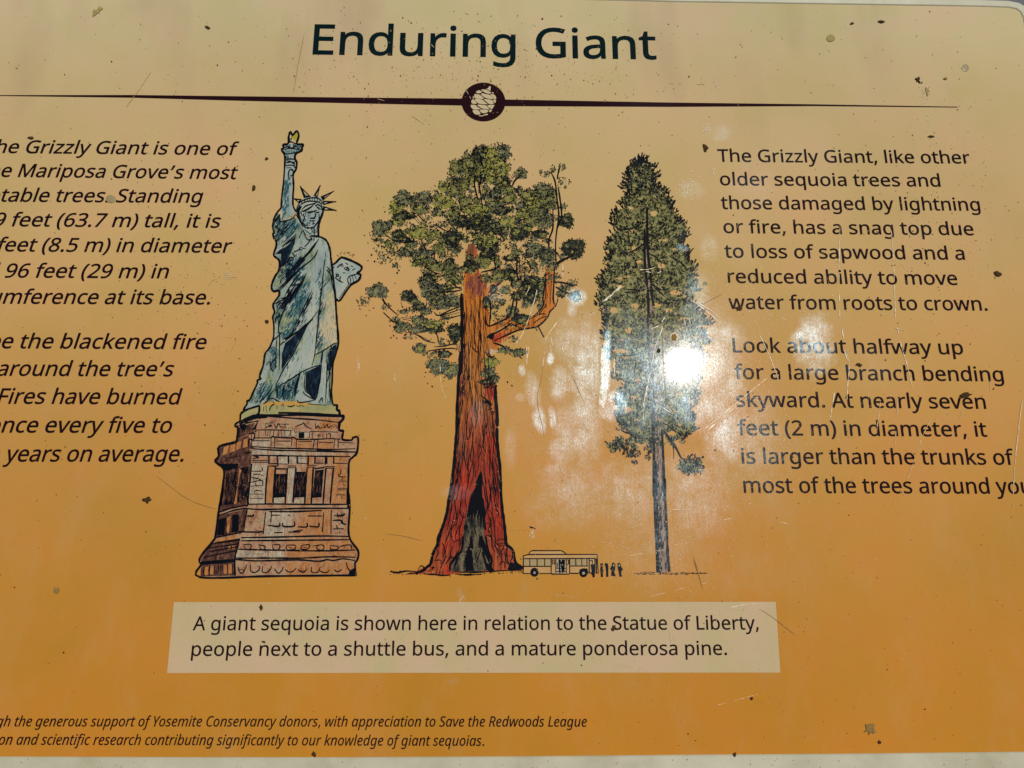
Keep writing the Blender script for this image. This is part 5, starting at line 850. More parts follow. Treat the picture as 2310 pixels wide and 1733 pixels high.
# ------------------------------------------------------------------ ponderosa pine drawing
PT = 'N 715,740 770,740 780,1000 800,1350 O 745,100 780,330 800,560 760,640 Q 830,0 850,400 860,800 880,1200 900,1659 R 690,0 700,400 720,800 745,1200 775,1450 570,1470 565,1100 545,700 520,300 510,0 Q 735,1659 725,1200 725,800 700,400 680,0 O 740,560 720,300 705,100 N 735,1350 730,1050'
PINE = fill_part('pine_drawing', [PT], M['bark_grey'], ROOT, label='drawn mature pine with dense narrow crown and grey brown trunk')
fill_part('shaded_bark', ['Q 725,1100 790,1200 780,1659 735,1659','R 510,0 575,0 560,300 575,600 590,900 600,1200 600,1460 570,1460 560,1100 545,700 525,300'], M['bark_blue'], PINE, Z2)
fills = {k: Sheet() for k in kinds}; pink = Sheet()
ROWS = [(356,1440,1451),(366,1428,1466),(375,1418,1478),(395,1412,1483),(415,1408,1484),(430,1404,1500),(445,1402,1518),(465,1396,1522),(477,1376,1520),(495,1380,1532),(505,1384,1550),(530,1370,1548),(550,1368,1538),(575,1366,1556),(600,1370,1566),(615,1358,1578),(640,1348,1572),(655,1352,1576),(680,1350,1584),(700,1352,1592),(730,1358,1602),(755,1362,1604),(780,1356,1598),(800,1372,1592),(830,1376,1586),(870,1392,1578),(905,1388,1566),(925,1388,1556),(945,1392,1566),(965,1404,1570),(985,1420,1560),(1002,1452,1500)]
def row(y, tier=True):
    for (a, l, r), (b, l2, r2) in zip(ROWS, ROWS[1:]):
        if a <= y <= b:
            t = (y - a) / (b - a); l, r = l + (l2 - l) * t, r + (r2 - r) * t
            if tier:      # boughs reach out, then the outline falls back to the next one
                m = 1455 + (y - 460) * .04 if y > 400 else 1446
                for q in (0, 1):
                    ph = y / (7.2 + .006 * (y - 356)) + q * 1.9 + .8 * math.sin(y * .031 + q)
                    saw = (ph / math.pi) % 1.0
                    f = 1.04 - (.34 if y > 600 else .30) * (1 - saw) ** 1.3 * (.6 + .4 * math.sin(y * .017 + 2 * q))
                    if q == 0: l = m + (l - m) * f
                    else: r = m + (r - m) * f
            return l, r
    return None
YS = [357 + i * 3.1 for i in range(208)]
out = [(row(y)[0] + rnd.uniform(0, 4), y) for y in YS] + [(row(y)[1] - rnd.uniform(0, 4), y) for y in reversed(YS)]
fr = []
fr = [(x + rnd.gauss(0, 1.2), y + rnd.gauss(0, .6)) for x, y in out]
# background shows through a few gaps in the wash
holes = [[(cx + rx * math.cos(a) * rnd.uniform(.8, 1.1), cy + ry * math.sin(a) * rnd.uniform(.8, 1.1)) for a in [i * .7 for i in range(9)]] for cx, cy, rx, ry in
         ((1556,668,15,7),(1545,742,13,6),(1385,700,9,8),(1560,905,12,10),(1400,880,10,8),(1540,820,10,7),(1400,645,12,5),(1520,560,9,6),(1395,540,9,6),(1508,700,10,5),(1440,860,7,9),(1475,482,9,7),(1432,560,7,12),(1443,590,8,6),(1492,600,9,7),(1432,690,9,7),(1418,745,9,8),(1480,688,12,6),(1400,792,22,5),(1390,835,8,16),(1420,925,16,8),(1525,660,14,6),(1590,640,5,5),(1448,970,5,5),(1498,990,8,14),(1515,975,12,9),(1378,735,6,10))]
base_s = Sheet()
gaps = []
for sd in (-1, 1):
    y = 470.0 + (sd > 0) * 9
    while y < 960:
        l_, r_ = row(y); m_ = 1455 + (y - 460) * .052; e_ = (l_ if sd < 0 else r_) - m_
        u0 = rnd.uniform(.22, .5); u1 = rnd.uniform(.62, .86); th = rnd.uniform(2.0, 4.2); dr = rnd.uniform(-4, 10)
        pts_ = [(m_ + e_ * (u0 + (u1 - u0) * t), y + dr * t - th * math.sin(math.pi * t) * rnd.uniform(.5, 1.2)) for t in (0, .2, .4, .6, .8)] + [(m_ + e_ * (u0 + (u1 - u0) * t), y + dr * t + th * math.sin(math.pi * t) * rnd.uniform(.5, 1.2) + .4) for t in (1, .8, .6, .4, .2)]
        if not any(abs(h_[0][1] - y) < 16 and (h_[0][0] - m_) * sd > 0 for h_ in holes): gaps.append(pts_)
        y += rnd.uniform(17, 26)
holes = holes + gaps
base_s.tri([fr] + holes, Z1 - .00002)
def trunk_x(y): return 1455 + (y - 460) * .052
def blob(x, y, rx, ry, sheet):
    ph = rnd.uniform(0, 6.28)
    sheet.poly([(x + rx * math.cos(i * .57) * (1 + .2 * math.sin(3 * i * .57 + ph)), y + ry * math.sin(i * .57) * (1 + .2 * math.cos(2 * i * .57 + ph))) for i in range(11)], Z1)
BLOBS = []
yb = 376.0
while yb < 1012:
    for side in (-1, 1):
        yy = yb + rnd.uniform(-9, 9); rr = row(min(yy, 1000), False) or (1452, 1500)
        edge = rr[0] if side < 0 else rr[1]; tx = trunk_x(yy) if yy > 440 else (rr[0] + rr[1]) / 2
        reach = (edge - tx) * rnd.uniform(.72, 1.02); slope = rnd.uniform(-.25, .5) if yb > 480 else rnd.uniform(-.5, .1)
        m_ = max(2, int(abs(reach) / 10))
        for i in range(m_):
            u = (i + .6) / m_
            if u < .85 and rnd.random() < .6: continue
            if rnd.random() < .10 or (u > .7 and rnd.random() < .45): continue
            r_ = rnd.uniform(5, 9) * (1.1 - .35 * u)
            BLOBS.append((tx + reach * u - side * 3, yy + abs(reach) * u * slope + rnd.gauss(0, 1.5), r_ * 1.25, r_ * .85))
    yb += rnd.uniform(9.0, 13.0)
BLOBS += [(1560 + rnd.gauss(0, 13), 1050 + rnd.gauss(0, 8), 9, 7) for _ in range(12)] + [(1418 + rnd.gauss(0, 22), 1004 + rnd.gauss(0, 9), 9, 7) for _ in range(14)]
for bl in BLOBS: blob(*bl, base_s)
base_s.done('foliage', M['pine'], PINE, None, 'dense grey green pine crown')
def needle(x, y, ang, L=5.5, w=2.6):
    pink.stroke([(x, y), (x + math.cos(ang) * L, y + math.sin(ang) * L)], w, ZI, smooth=False, taper=.8, wob=.3)
def blot(x, y): return math.sin(x * .21 + 2.1 * math.sin(y * .09)) + math.sin(y * .33 + 1.7 * math.sin(x * .13 + 1)) + .6 * math.sin((x + y) * .5)
for k in range(8200):
    y = rnd.uniform(358, 1001); l, r = row(y); u = rnd.random()
    x = l + (r - l) * u
    if any(inside((x, y), h) for h in holes): continue
    if not inside((x, y), fr) and min(((x - b_[0]) / b_[2]) ** 2 + ((y - b_[1]) / b_[3]) ** 2 for b_ in BLOBS) > 1.2: continue
    if rnd.random() > .44 + .24 * blot(x, y) + .25 * abs(u - .5): continue
    d = 1 if u > .5 else -1
    t = rnd.random()
    if t < .34: squiggle(x, y, rnd.uniform(1.8, 3.8), rnd.uniform(1.0, 2.0), pink)
    elif t < .7: needle(x, y, (-.6 if d > 0 else -2.5) + rnd.gauss(0, .8), rnd.uniform(3, 6.5), rnd.uniform(1.2, 2.8))
    else: pink.dot(x, y, rnd.uniform(.7, 1.9), ZI, 5, rnd.uniform(.5, 1), rnd.uniform(0, 3))
y = 357.0
for k in range(16): needle(1445 + rnd.gauss(0, 4 + k * .5), 353 + k * 1.6, -1.57 + rnd.gauss(0, .5), 7, 3)
while y < 990:            # needle tufts along both edges, pointing up and out
    l, r = row(y)
    for x, d in ((l, -1), (r, 1)):
        for q in range(rnd.choice((1, 3, 4))):
            a = (-math.pi / 2) + d * rnd.uniform(.1, 1.2); needle(x - d * rnd.uniform(-3, 13), y + rnd.uniform(-4, 4), a, rnd.uniform(5, 11), rnd.uniform(2.4, 4.0))
    y += rnd.uniform(3.4, 5.4)
for bx, by, brx, bry in BLOBS:      # tufts round every spray
    sd = -1 if bx < trunk_x(by) else 1
    for q in range(4): needle(bx + rnd.uniform(-brx, brx), by + rnd.uniform(-bry, bry) * .9, (-math.pi / 2) + sd * rnd.uniform(-.2, 1.3), rnd.uniform(3.5, 7), rnd.uniform(1.8, 3.2))
# darker shadow pockets under the boughs
for (cx, cy, rx, ry) in ((1470,405,10,16),(1478,425,10,8),(1500,450,14,10),(1440,430,12,6),(1405,490,14,8),(1453,475,4,12),(1420,530,12,7),(1490,500,14,6),(1520,530,20,7),(1380,575,10,9),(1400,560,12,8),(1545,565,10,8),(1495,580,12,8),(1380,620,16,14),(1420,605,16,7),(1500,615,22,7),(1370,650,14,12),(1520,635,12,12),(1450,640,10,16),(1520,680,26,8),(1395,680,16,10),(1440,660,18,8),(1390,770,16,18),(1420,780,16,8),(1440,790,12,12),(1485,715,16,9),(1420,712,14,8),(1450,720,10,12),(1385,725,10,12),(1445,745,12,12),(1460,850,34,44),(1430,830,16,16),(1410,905,20,10),(1405,955,16,8),(1395,970,8,6),(1440,950,22,12),(1480,935,14,16),(1520,950,16,10),(1545,985,18,12),(1425,1000,14,8),(1475,880,24,20),(1550,900,14,8)):
    for k in range(int(rx * ry * .07)):
        a = rnd.uniform(0, 6.28); q = math.sqrt(rnd.random()); pink.dot(cx + rx * q * math.cos(a), cy + ry * q * math.sin(a), rnd.uniform(.9, 2.2), ZI, 6, rnd.uniform(.5, 1), rnd.uniform(0, 3))
        if k % 2 == 0: squiggle(cx + rx * q * math.cos(a), cy + ry * q * math.sin(a), 3, 2.0, pink)
for (cx, cy, rx, ry, n_) in ((1560,1050,28,20,90),(1400,1005,22,10,60),(1425,1020,20,10,50),(1465,1008,12,10,26),(1432,1041,9,4,14),(1395,1000,12,10,30),(1569,1030,20,8,26),(1520,1000,6,4,4),(1463,1030,6,4,8)):
    for k in range(n_):
        a = rnd.uniform(0, 6.28); q = math.sqrt(rnd.random()); needle(cx + rx * q * math.cos(a), cy + ry * q * math.sin(a), rnd.uniform(.9, 2.4), rnd.uniform(4, 7), rnd.uniform(1.6, 3.2))
for q in SS('N 730,1240 600,1330 480,1380;N 725,1290 600,1350;N 720,1430 600,1480;N 790,1130 900,1160;N 790,1200 900,1240;N 790,1310 950,1330;N 800,1380 900,1430 920,1490;N 1060,1400 1250,1520 1300,1600;N 1160,1560 1240,1650;N 700,960 600,1030 400,1060;N 770,760 840,800;O 700,290 560,330 430,330;O 700,300 600,300 450,290;O 780,220 900,300 1010,270;O 780,350 930,490;O 790,370 900,450 1000,480;O 780,230 870,320 930,370;O 1100,20 1260,110;O 1110,40 1160,140;O 740,1000 640,1080 560,1110 340,1120;O 720,960 640,1010;Q 860,600 960,650 1060,740;Q 870,700 990,850 1060,960 1120,1090 1200,1150;Q 868,710 980,850 1050,960 1110,1080;Q 880,740 1000,900 1020,980;Q 1020,980 1020,1120;Q 720,740 640,820;Q 725,960 660,1050 600,1080;Q 580,380 440,480;Q 880,350 960,450 1040,500'):
    pink.stroke(q, 3.2, ZI, taper=.4)
for q in SS('N 735,1050 740,1500 O 715,200 735,500 735,900 Q 725,200 725,700 735,1000 735,1659 R 520,0 540,500 555,900 570,1300 575,1460;N 770,760 775,1300 O 760,100 775,350 800,500;Q 850,700 870,1100 890,1659 R 690,0 700,400 720,800 740,1200 765,1450'):
    pink.stroke(q, 5.6, ZI, taper=.9)
for k in range(150):
    y = rnd.uniform(0, 1400); f = y / 1450; x = 530 + f * 50 + rnd.uniform(0, 160) * (1 if rnd.random() < .3 else .5)
    pink.stroke(S('R %f,%f %f,%f %f,%f' % (x, y, x + rnd.uniform(-14, 14), y + 40, x + rnd.uniform(-8, 8), y + rnd.uniform(70, 130))), rnd.uniform(1.2, 2.2), ZI)
for k in range(80):
    y = rnd.uniform(560, 1640); x = rnd.uniform(735, 870)
    pink.stroke(S('Q %f,%f %f,%f' % (x, y, x + rnd.uniform(-8, 8), y + rnd.uniform(40, 110))), rnd.uniform(1.1, 2.1), ZI)
for k in range(110):
    x = rnd.uniform(160, 1320); y = 1475 + rnd.uniform(-18, 22) * (1 if 250 < x < 1100 else .3)
    pink.stroke(S('R %f,%f %f,%f' % (x, y, x + rnd.uniform(10, 46), y + rnd.uniform(-10, 10))), rnd.uniform(1.4, 3.2), ZI)
pink.done('pine_ink_marks', M['ink'], PINE, 'stuff')

# ------------------------------------------------------------------ shuttle bus drawing and waiting people
BUS = fill_part('bus_drawing', ['G 175,290 270,265 300,220 350,190 900,190 1000,265 1590,265 1615,620 1000,640 720,640 175,630'], M['bus'], ROOT, label='drawn shuttle bus in black outline')
for x0, x1 in ((190,290),(315,430),(450,575),(600,700),(1080,1175),(1195,1290),(1310,1385)):
    fill_part('bus_window', ['G %d,355 %d,355 %d,485 %d,485' % (x0, x1, x1, x0)], M['bus_pane'], BUS, Z2)
fill_part('bus_door', ['G 800,350 1000,350 1000,620 800,620'], M['stone_grey'], BUS, Z2)
for cx, cy in ((390,605),(1330,615)):
    sh = Sheet(); c0 = S('G %d,%d' % (cx, cy))[0]; sh.poly([(c0[0] + 9.6 * math.cos(i * .35), c0[1] + 10.2 * math.sin(i * .35)) for i in range(18)], Z2); w_ = sh.done('wheel', M['ink'], BUS)
    sh = Sheet(); sh.dot(c0[0], c0[1] + 1, 3.2, ZI + .00002, 10); sh.done('hub', M['stone_grey'], BUS)
sh = Sheet()
for t, w in (('G 175,290 270,265 1590,262;G 280,265 300,215 350,190 900,190 960,220 1000,262;G 175,285 178,460 172,630 310,630;G 190,345 1560,340;G 175,492 710,492;G 1070,485 1420,485;G 480,628 715,628;G 1060,625 1240,625;G 1590,262 1600,430 1615,615;G 1400,615 1620,620;G 710,350 710,630;G 1065,350 1065,630', 2.5),
             ('G 300,350 300,490;G 440,350 440,490;G 585,350 585,490;G 1180,350 1185,485;G 1295,350 1300,485;G 1395,350 1400,480;G 800,350 800,620;G 1000,350 1000,620', 2.3),
             ('G 715,640 1060,640;G 1440,350 1440,610;G 1575,340 1580,610;G 860,360 880,620;G 925,360 930,620;G 960,360 955,600', 3.0),
             ('G 735,370 775,370 775,450 740,450 735,370;G 1010,370 1045,370 1045,450 1010,450;G 830,420 830,520;G 900,400 910,500;G 810,530 990,530;G 810,590 990,590;G 890,480 940,560;G 1450,380 1500,380 1500,440;G 1550,350 1550,600', 2.2)):
    for q in SS(t): sh.stroke(q, w, ZI, smooth=False, taper=.9)
sh.poly(S('G 310,600 330,540 370,528 450,535 470,590 460,620 320,620'), ZI - .00001); sh.poly(S('G 1240,620 1260,550 1300,535 1400,530 1420,590 1400,630'), ZI - .00001)
sh.poly(S('G 850,360 890,360 900,420 880,480 890,600 860,610'), ZI); sh.poly(S('G 915,360 945,360 950,600 920,610 900,500'), ZI)
sh.done('bus_ink_lines', M['ink'], BUS, 'stuff')
PEOPLE = [('drawn person stepping off the bus', 'G 1495,450 1540,450 1545,480 1560,520 1540,560 1545,640 1550,700 1505,700 1500,660 1480,650 1485,560 1470,520 1490,490', None),
 ('drawn person with long hair next to the bus, first of the four', 'G 1680,430 1710,460 1700,520 1715,600 1700,610 1705,695 1665,700 1660,610 1650,560 1660,500 1658,455', 'G 1680,450 1695,475 1690,510 1680,480'),
 ('drawn slim person, second of the four beside the bus', 'G 1765,430 1800,440 1810,520 1805,600 1810,690 1765,695 1765,600 1755,520 1750,460', None),
 ('drawn person with hand on hip holding a bag, third of the four', 'G 1905,420 1945,460 1940,510 1935,560 1920,600 1950,680 1910,680 1860,670 1870,580 1840,530 1870,490 1880,450', 'G 1905,450 1925,470 1915,500 1895,480'),
 ('drawn person with elbow out, farthest of the four from the bus', 'G 2010,425 2040,450 2060,510 2090,550 2060,580 2055,640 2080,685 2020,690 2010,620 1995,560 1985,500 1990,450', 'G 2010,450 2030,475 2020,500 2000,480')]
for lab, t, hl in PEOPLE:
    pp = fill_part('person_figure', [t], M['ink'], ROOT, .00036, label=lab)
    c0 = S(t.split()[0] + ' ' + t.split()[1])[0]; hs = Sheet(); hs.dot(c0[0], c0[1] + 3.2, 3.4, .00038, 10); hs.done('hair', M['ink'], pp)
    if hl: fill_part('face', [hl], M['stone_grey'], pp, ZI)


# ------------------------------------------------------------------ scratches in the coat
ZS = .00050
def scratches(name, txt, w, mat, broken=0.0, label=None):
    sh = Sheet()
    for p in SS(txt):
        if not broken: sh.stroke(p, w, ZS, taper=.2, wob=.35); continue
        q = curve(p, False, 6); tot = []
        for (x1, y1), (x2, y2) in zip(q, q[1:]):
            L = math.hypot(x2 - x1, y2 - y1); m = max(1, int(L / 3))
            tot += [(x1 + (x2 - x1) * i / m, y1 + (y2 - y1) * i / m) for i in range(m)]
        i = 0
        while i < len(tot) - 2:
            n_ = rnd.randint(2, 7)
            if rnd.random() > broken: sh.stroke(tot[i:i + n_ + 1], w * rnd.uniform(.6, 1.3), ZS, smooth=False, taper=.3, wob=.3)
            i += n_
    return sh.done(name, mat, ROOT, 'stuff', label)
scratches('scratches', '''Y 380,50 430,150 490,300 530,400;Y 950,0 975,150 1000,250 990,400 985,510;Y 965,150 1000,260;Y 1335,0 1360,120 1400,250 1440,420;Y 900,440 880,560 870,630;Y 2200,500 2160,850 2145,1000 2135,1260;Y 2190,560 2150,900;
 Y 0,700 220,520 440,340;Y 20,710 150,600 300,470;Z 940,520 930,900 935,1260;Z 1290,600 1310,900 1320,1260;
 O 160,450 300,330 430,210;O 190,440 330,320;O 220,420 420,240;O 700,70 840,90 900,60;O 700,1640 740,1400 800,1100 840,950 900,800 960,560;O 600,1290 630,1470;O 0,620 100,560;O 900,700 940,640 970,540;O 760,790 880,740;O 1280,430 1500,600 1650,740;O 1330,450 1520,560 1659,680;O 1180,650 1200,760;O 1240,640 1260,740;O 300,1200 310,1400;
 Q 575,400 590,560 600,640;Q 640,60 600,250 580,380;Q 860,380 1000,470;Q 1520,700 1640,590;Q 1530,680 1620,600;Q 1370,1280 1500,1275;
 g 1730,98 1850,75 1930,62;g 1740,92 1860,70;f 2060,70 2110,10;f 2070,80 2100,0;
 K 1140,1360 1150,1500 1160,1620;K 530,1500 540,1620;K 30,1300 50,1400 40,1560;K 60,1350 60,1480;I 80,20 90,150 120,280 180,410;
 J 860,480 800,600;J 980,360 930,600 870,800 830,920 750,1100 680,1200;J 1270,200 1270,400;J 1200,920 1100,1060 1040,1180 1000,1420;J 820,1210 810,1450;
 W 0,90 80,0;W 110,330 120,430;W 180,120 150,380;W 460,0 480,140;W 570,0 620,220;W 1250,260 1255,480;W 1210,300 1220,330;T 330,440 420,600 510,760;T 760,1310 840,1480;U 1080,0 1060,60;e 770,210 795,240;e 700,155 730,165;e 925,205 925,225;b 60,960 160,962''', 1.35, M['scr'], .22, label='bright scratches in the worn coat')
scratches('scratches', '''U 940,450 900,510 860,570 800,650 740,755;b 1170,1050 1300,1100 1450,1140 1650,1150 1800,1125 2180,1080;b 1380,1200 1560,1165;b 1600,1600 1900,1520 2180,1460;b 700,300 800,480 900,640;b 300,1540 600,1570 900,1620;b 1120,1060 1240,1080;b 1410,920 1550,880;b 1820,740 2050,745;b 1750,1100 2050,1060;
 Y 1500,770 1440,950 1380,1100 1280,1260;Y 1220,500 1200,650 1180,800;Y 1345,400 1330,600 1320,830;Y 1470,850 1530,820 1640,880;Y 700,0 670,90 720,200;Y 1560,640 1500,770;Y 1790,560 1760,650;Y 1980,280 1980,460;Y 1110,420 1115,500;Y 1320,0 1400,20;
 W 700,450 780,640 880,820 940,1100;W 760,880 860,1050 960,1250;W 670,730 760,880;W 890,800 900,980;W 1060,980 1100,1160;W 1280,1200 1330,1280;W 780,0 760,140;W 900,400 940,560 1000,760;W 1000,100 1010,700;W 450,100 470,300;W 380,180 350,400;W 370,0 375,160;
 c 2040,1240 1880,1250 1800,1300 1770,1420;J 1070,1190 1190,930;i 300,160 560,90;g 960,490 1100,515 1300,530;M 860,380 840,430 900,520 960,520;N 560,1580 760,1590 930,1540;h 0,1 2,2;e 970,20 1080,90;e 450,535 500,548;e 600,600 740,690;V 0,520 200,525 320,540;a 370,1590 520,1550;a 870,1590 930,1600;a 20,1490 400,1500''', 1.3, M['scr_gold'], .45, label='shallow dotted scratches')
scratches('cracks', '''W 360,300 340,520 295,700 290,800 310,950 350,1100 375,1250;W 700,450 760,560 840,760;W 960,680 1010,840;d 1330,1340 1450,1430 1600,1540 1740,1600 1880,1640;d 1400,260 1360,390;d 1330,520 1300,640;b 2030,1200 2080,1380 2120,1540;c 1720,640 1760,900;g 1320,250 1330,340;g 1340,280 1355,330;g 1950,105 2060,180 2200,290;O 910,800 920,1200 950,1659;Q 895,0 910,260 960,360 1040,470;O 1659,350 1480,440 1400,500;
 H 0,860 300,900 560,970;b 180,945 400,940;e 40,30 30,200;U 1900,200 1860,400 1830,580;d 1920,155 1990,165;d 2030,180 1990,280;R 1130,1250 1200,1450 1265,1659''', 1.0, M['crack'], label='thin dark cracks')
# fine rub marks, thickest round the worn patches and the right-hand text
sh = Sheet(); sg = Sheet()
for (cx, cy, sx, sy, n_, a0, da) in ((1300, 900, 70, 110, 900, 90, 12), (1470, 860, 90, 110, 500, 92, 25), (1640, 900, 70, 130, 560, 80, 50), (1740, 980, 160, 160, 220, 95, 60), (1320, 1120, 140, 90, 260, 100, 40), (1560, 1180, 140, 110, 420, 100, 60), (1800, 560, 150, 180, 130, 95, 40), (1200, 1000, 60, 200, 90, 95, 30), (1500, 700, 120, 60, 160, 60, 40), (1150, 1400, 400, 90, 60, 90, 80), (1900, 900, 150, 200, 120, 95, 30)):
    for k in range(n_):
        x = rnd.gauss(cx, sx); y = rnd.gauss(cy, sy); a = math.radians(a0 + rnd.gauss(0, da)); L = rnd.uniform(3, 16) * (2 if rnd.random() < .08 else 1)
        (sh if rnd.random() < .3 else sg).stroke([(x, y), (x + math.cos(a) * L, y - math.sin(a) * L)], rnd.uniform(.5, 1.2), ZS, smooth=False, taper=.2, wob=.2)
for k in range(700):    # pin-prick chips
    cx, cy, sx, sy = rnd.choice(((1300, 900, 80, 130), (1640, 900, 90, 140), (1500, 1180, 200, 130), (1200, 1250, 300, 120), (1850, 800, 200, 300)))
    sg.dot(rnd.gauss(cx, sx), rnd.gauss(cy, sy), rnd.uniform(.5, 1.3), ZS, 5)
for k in range(160): sg.dot(rnd.uniform(0, 2310), rnd.uniform(20, 1690), rnd.uniform(.5, 1.1), ZS, 5)
for (x, y, n_, s_) in ((1617, 190, 26, 6), (2085, 212, 60, 11), (2095, 270, 24, 8), (2070, 78, 5, 3), (1592, 292, 18, 7), (1515, 98, 10, 4), (826, 1168, 6, 3), (1200, 1206, 40, 7), (512, 622, 40, 8), (608, 1316, 6, 2), (1560, 410, 60, 16), (1110, 793, 16, 4), (1540, 420, 30, 12), (1610, 385, 16, 5)):
    for k in range(n_): sh.dot(x + rnd.gauss(0, s_ * .6), y + rnd.gauss(0, s_), rnd.uniform(.5, 1.5), ZS, 5, rnd.uniform(.4, 1), rnd.uniform(0, 3))
sh.done('scratches', M['scr'], ROOT, 'stuff'); sg.done('scratches', M['scr_gold'], ROOT, 'stuff')

# ------------------------------------------------------------------ dirt lying on the board: each larger crumb a thing of its own
def crumb(name, x, y, rx, ry, ang, mat, label, cat, h=.0006, ragged=.25, z0=.00045):
    """low rough lump resting on the print, outline traced in photo pixels"""
    n_ = 14; vs = []; fs = []; k_ = [1 + rnd.uniform(-ragged, ragged) for _ in range(n_)]
    ca, sa = math.cos(math.radians(ang)), math.sin(math.radians(ang))
    for ring, (s_, z) in enumerate(((1, z0), (.86, z0 + h * .6), (.5, z0 + h))):
        for i in range(n_):
            a = 2 * math.pi * i / n_; j = 1 + (rnd.uniform(-.12, .12) if ring else 0)
            ux, uy = rx * s_ * k_[i] * j * math.cos(a), ry * s_ * k_[i] * j * math.sin(a)
            vs.append(P(x + ux * ca - uy * sa, y + ux * sa + uy * ca, z + (rnd.uniform(-.15, .15) * h if ring else 0)))
    vs.append(P(x, y, z0 + h * .95))
    for r in (0, 1):
        for i in range(n_):
            j = (i + 1) % n_; fs.append((r * n_ + i, (r + 1) * n_ + i, (r + 1) * n_ + j, r * n_ + j))
    for i in range(n_): fs.append((2 * n_ + i, 3 * n_, 2 * n_ + (i + 1) % n_))
    # world-space object whose origin sits at its own foot
    c = Vector(P(x, y, z0)); me = bpy.data.meshes.new(name)
    me.from_pydata([Vector(v) - c for v in vs], [], fs); me.materials.append(mat)
    o = bpy.data.objects.new(name, me); COL.objects.link(o); o.matrix_world = PM @ Matrix.Translation(c)
    for p in me.polygons: p.use_smooth = True
    o['label'] = label; o['category'] = cat
    return o
D1, D2, D3 = M['dirt'], M['dirt_grey'], M['dirt_olive']
crumb('dirt_smear', 219, 26, 13, 6, -38, D3, 'olive green smear of dried grime near the top left corner of the sign', 'smear', .0003, .45)
crumb('dirt_crumb', 468, 62, 6, 3.2, 25, D1, 'small dark crumb on the bare tan area left of the title', 'dirt')
crumb('dirt_crumb', 69, 311, 6.5, 4, 5, D1, 'dark crumb just above the word Grizzly in the left column', 'dirt', .0006, .35)
crumb('dirt_crumb', 572, 424, 4, 6.5, 10, D1, 'oval dark crumb between the left column and the raised torch arm', 'dirt')
crumb('dried_droplet', 249, 449, 11, 9, 0, M['film'], 'pale tan dried droplet between trees and Standing in the left column', 'stain', .0002, .1)
crumb('dirt_clot', 331, 1128, 8.5, 7, 0, D1, 'large dark clot of dirt below the word average in the left column', 'dirt', .0009, .4)
crumb('dirt_crumb', 589, 1371, 4.5, 6.5, 0, D1, 'dark crumb in the top left of the caption box above giant', 'dirt', .0006, .3)
crumb('dirt_crumb', 595, 1448, 4.6, 2.6, 0, D1, 'small dark crumb over the n of next in the caption', 'dirt', .0005, .4)
crumb('dirt_crumb', 1384, 1417, 5, 9, 30, D1, 'ragged dark crumb before the word Statue in the caption', 'dirt', .0006, .5)
crumb('dirt_crumb', 1667, 697, 8, 5, 25, D1, 'dark crumb touching the w of water in the right column', 'dirt', .0007, .45)
crumb('dirt_crumb', 1591, 334, 8.5, 5.5, 60, D1, 'dark crumb before the first line of the right column', 'dirt', .0006, .35)
crumb('dirt_crumb', 2101, 308, 7, 2.6, 0, D1, 'flat dark crumb above the right column and below the end of the rule', 'dirt')
crumb('dried_droplet', 1874, 86, 10, 8.5, 0, D3, 'round grey brown dried droplet right of the title near the top edge', 'stain', .0003, .06)
crumb('dirt_crumb', 1988, 49, 7.5, 3, 5, D1, 'long flat brown crumb close to the top right edge', 'dirt', .0006, .2)
crumb('dirt_crumb', 1922, 53, 4.2, 2.4, -15, D1, 'small brown crumb to the left of the long flat one near the top edge', 'dirt')
crumb('dirt_clot', 2071, 180, 4.2, 7, -15, D1, 'star shaped dark clot above the right end of the rule', 'dirt', .0008, .6)
crumb('dirt_clot', 2092, 205, 5, 10, 10, D3, 'pale olive flake of grime under the star shaped clot at upper right', 'smear', .0003, .5)
crumb('dirt_crumb', 2251, 618, 8.5, 6, 25, D1, 'oval brown crumb right of the word move, near the right edge', 'dirt')
crumb('dried_droplet', 2178, 153, 8.5, 8, 0, M['film'], 'faint round dried droplet at upper right above the end of the rule', 'stain', .00015, .06)
crumb('dirt_crumb', 1937, 823, 6, 3.8, 10, D1, 'dark crumb over the b of branch in the right column', 'dirt', .0006, .45)
crumb('dirt_clot', 2177, 892, 14, 7, -10, D1, 'brown clot of dirt over the word seven in the right column', 'dirt', .0007, .4)
crumb('dirt_clot', 1963, 1646, 12, 11, 0, D2, 'grey brown clotted patch low on the right, near the bottom edge', 'dirt', .0006, .45)
crumb('dirt_crumb', 1984, 1675, 3.6, 4.4, -30, D1, 'dark crumb below the clotted patch at lower right', 'dirt')
crumb('dirt_crumb', 1696, 1576, 3.8, 4.2, 0, D1, 'round dark crumb under the right end of the caption box', 'dirt')
crumb('dirt_crumb', 1657, 1704, 5, 6.5, 0, D1, 'brown crumb on the lower seam between print and pale frame, right of centre', 'dirt', .0008, .35, .0003)
crumb('dirt_crumb', 708, 1702, 4, 7, -35, D1, 'brown crumb on the lower seam beneath the small credit lines', 'dirt', .0008, .35, .0003)
crumb('dirt_crumb', 1486, 791, 4.6, 4.6, 0, D1, 'round black crumb on the pine drawing left of the sun glint', 'dirt')
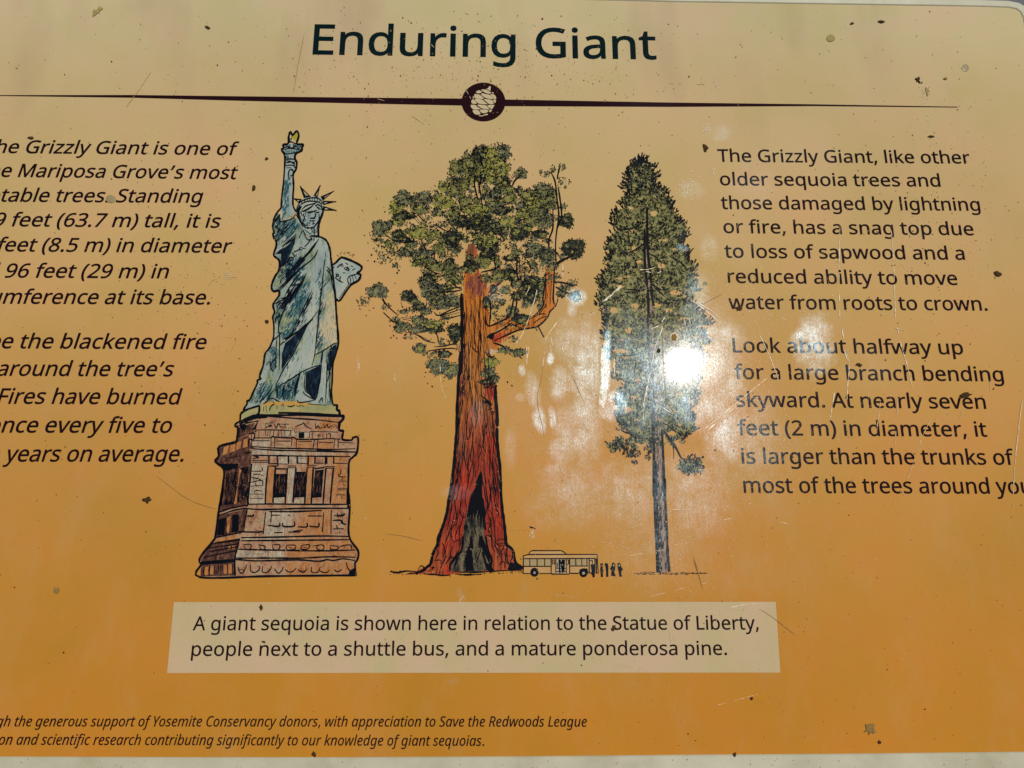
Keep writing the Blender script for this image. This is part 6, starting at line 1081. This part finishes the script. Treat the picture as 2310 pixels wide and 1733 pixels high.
crumb('resin_ring', 1521, 761, 10.5, 11.5, 0, M['scr'], 'pale ring of dried resin above the sun glint', 'stain', .0003, .08)
crumb('resin_spot', 1521, 761, 7.6, 8.6, 0, D2, 'brown resin spot inside the pale ring above the sun glint', 'stain', .0007, .08)
crumb('dried_droplet', 127, 1332, 7.5, 7, 0, D2, 'round brown dried droplet low on the left side of the sign', 'stain', .00025, .15)
crumb('dirt_crumb', 1200, 1190, 7, 2.4, 15, D1, 'curved dark crumb beside the chip above the bus drawing', 'dirt', .0004, .5)
crumb('dirt_crumb', 602, 726, 4.6, 4.0, 0, D1, 'brown crumb just left of the statue robe', 'dirt')
crumb('dirt_crumb', 601, 358, 4.2, 3.0, -35, D1, 'small dark crumb left of the torch', 'dirt')
crumb('dirt_crumb', 2133, 177, 4, 2.6, 0, D2, 'small grey brown crumb left of the faint droplet at upper right', 'dirt')
# the countless finer specks
sh = Sheet(); sl = Sheet()
for k in range(2400):
    t = rnd.random()
    if t < .25: x, y = rnd.gauss(1050, 260), rnd.gauss(150, 70)
    elif t < .4: x, y = rnd.gauss(480, 120), rnd.gauss(650, 170)
    elif t < .5: x, y = rnd.gauss(2120, 80), rnd.gauss(480, 160)
    else: x, y = rnd.uniform(0, 2310), rnd.uniform(20, 1690)
    if y < 12 or y > 1692: continue
    r = min(2.6, .5 + rnd.expovariate(2.6)); (sh if rnd.random() < .4 else sl).dot(x, y, r, .00046, 6, rnd.uniform(.55, 1), rnd.uniform(0, 3))
for k in range(60):      # specks on the frame
    x = rnd.uniform(0, 2310); sl.dot(x, rnd.uniform(1712, 1733), rnd.uniform(.5, 1.4), .0013, 5)
d_ = sh.done('dirt_specks', M['dirt'], None, 'stuff'); d_.matrix_world = PM
d_['label'] = 'scatter of fine dark specks over the whole face'; d_['category'] = 'dirt'
d_ = sl.done('dirt_specks', M['dirt_grey'], None, 'stuff'); d_.matrix_world = PM
d_['label'] = 'scatter of fine paler brown specks over the face and frame'; d_['category'] = 'dirt'
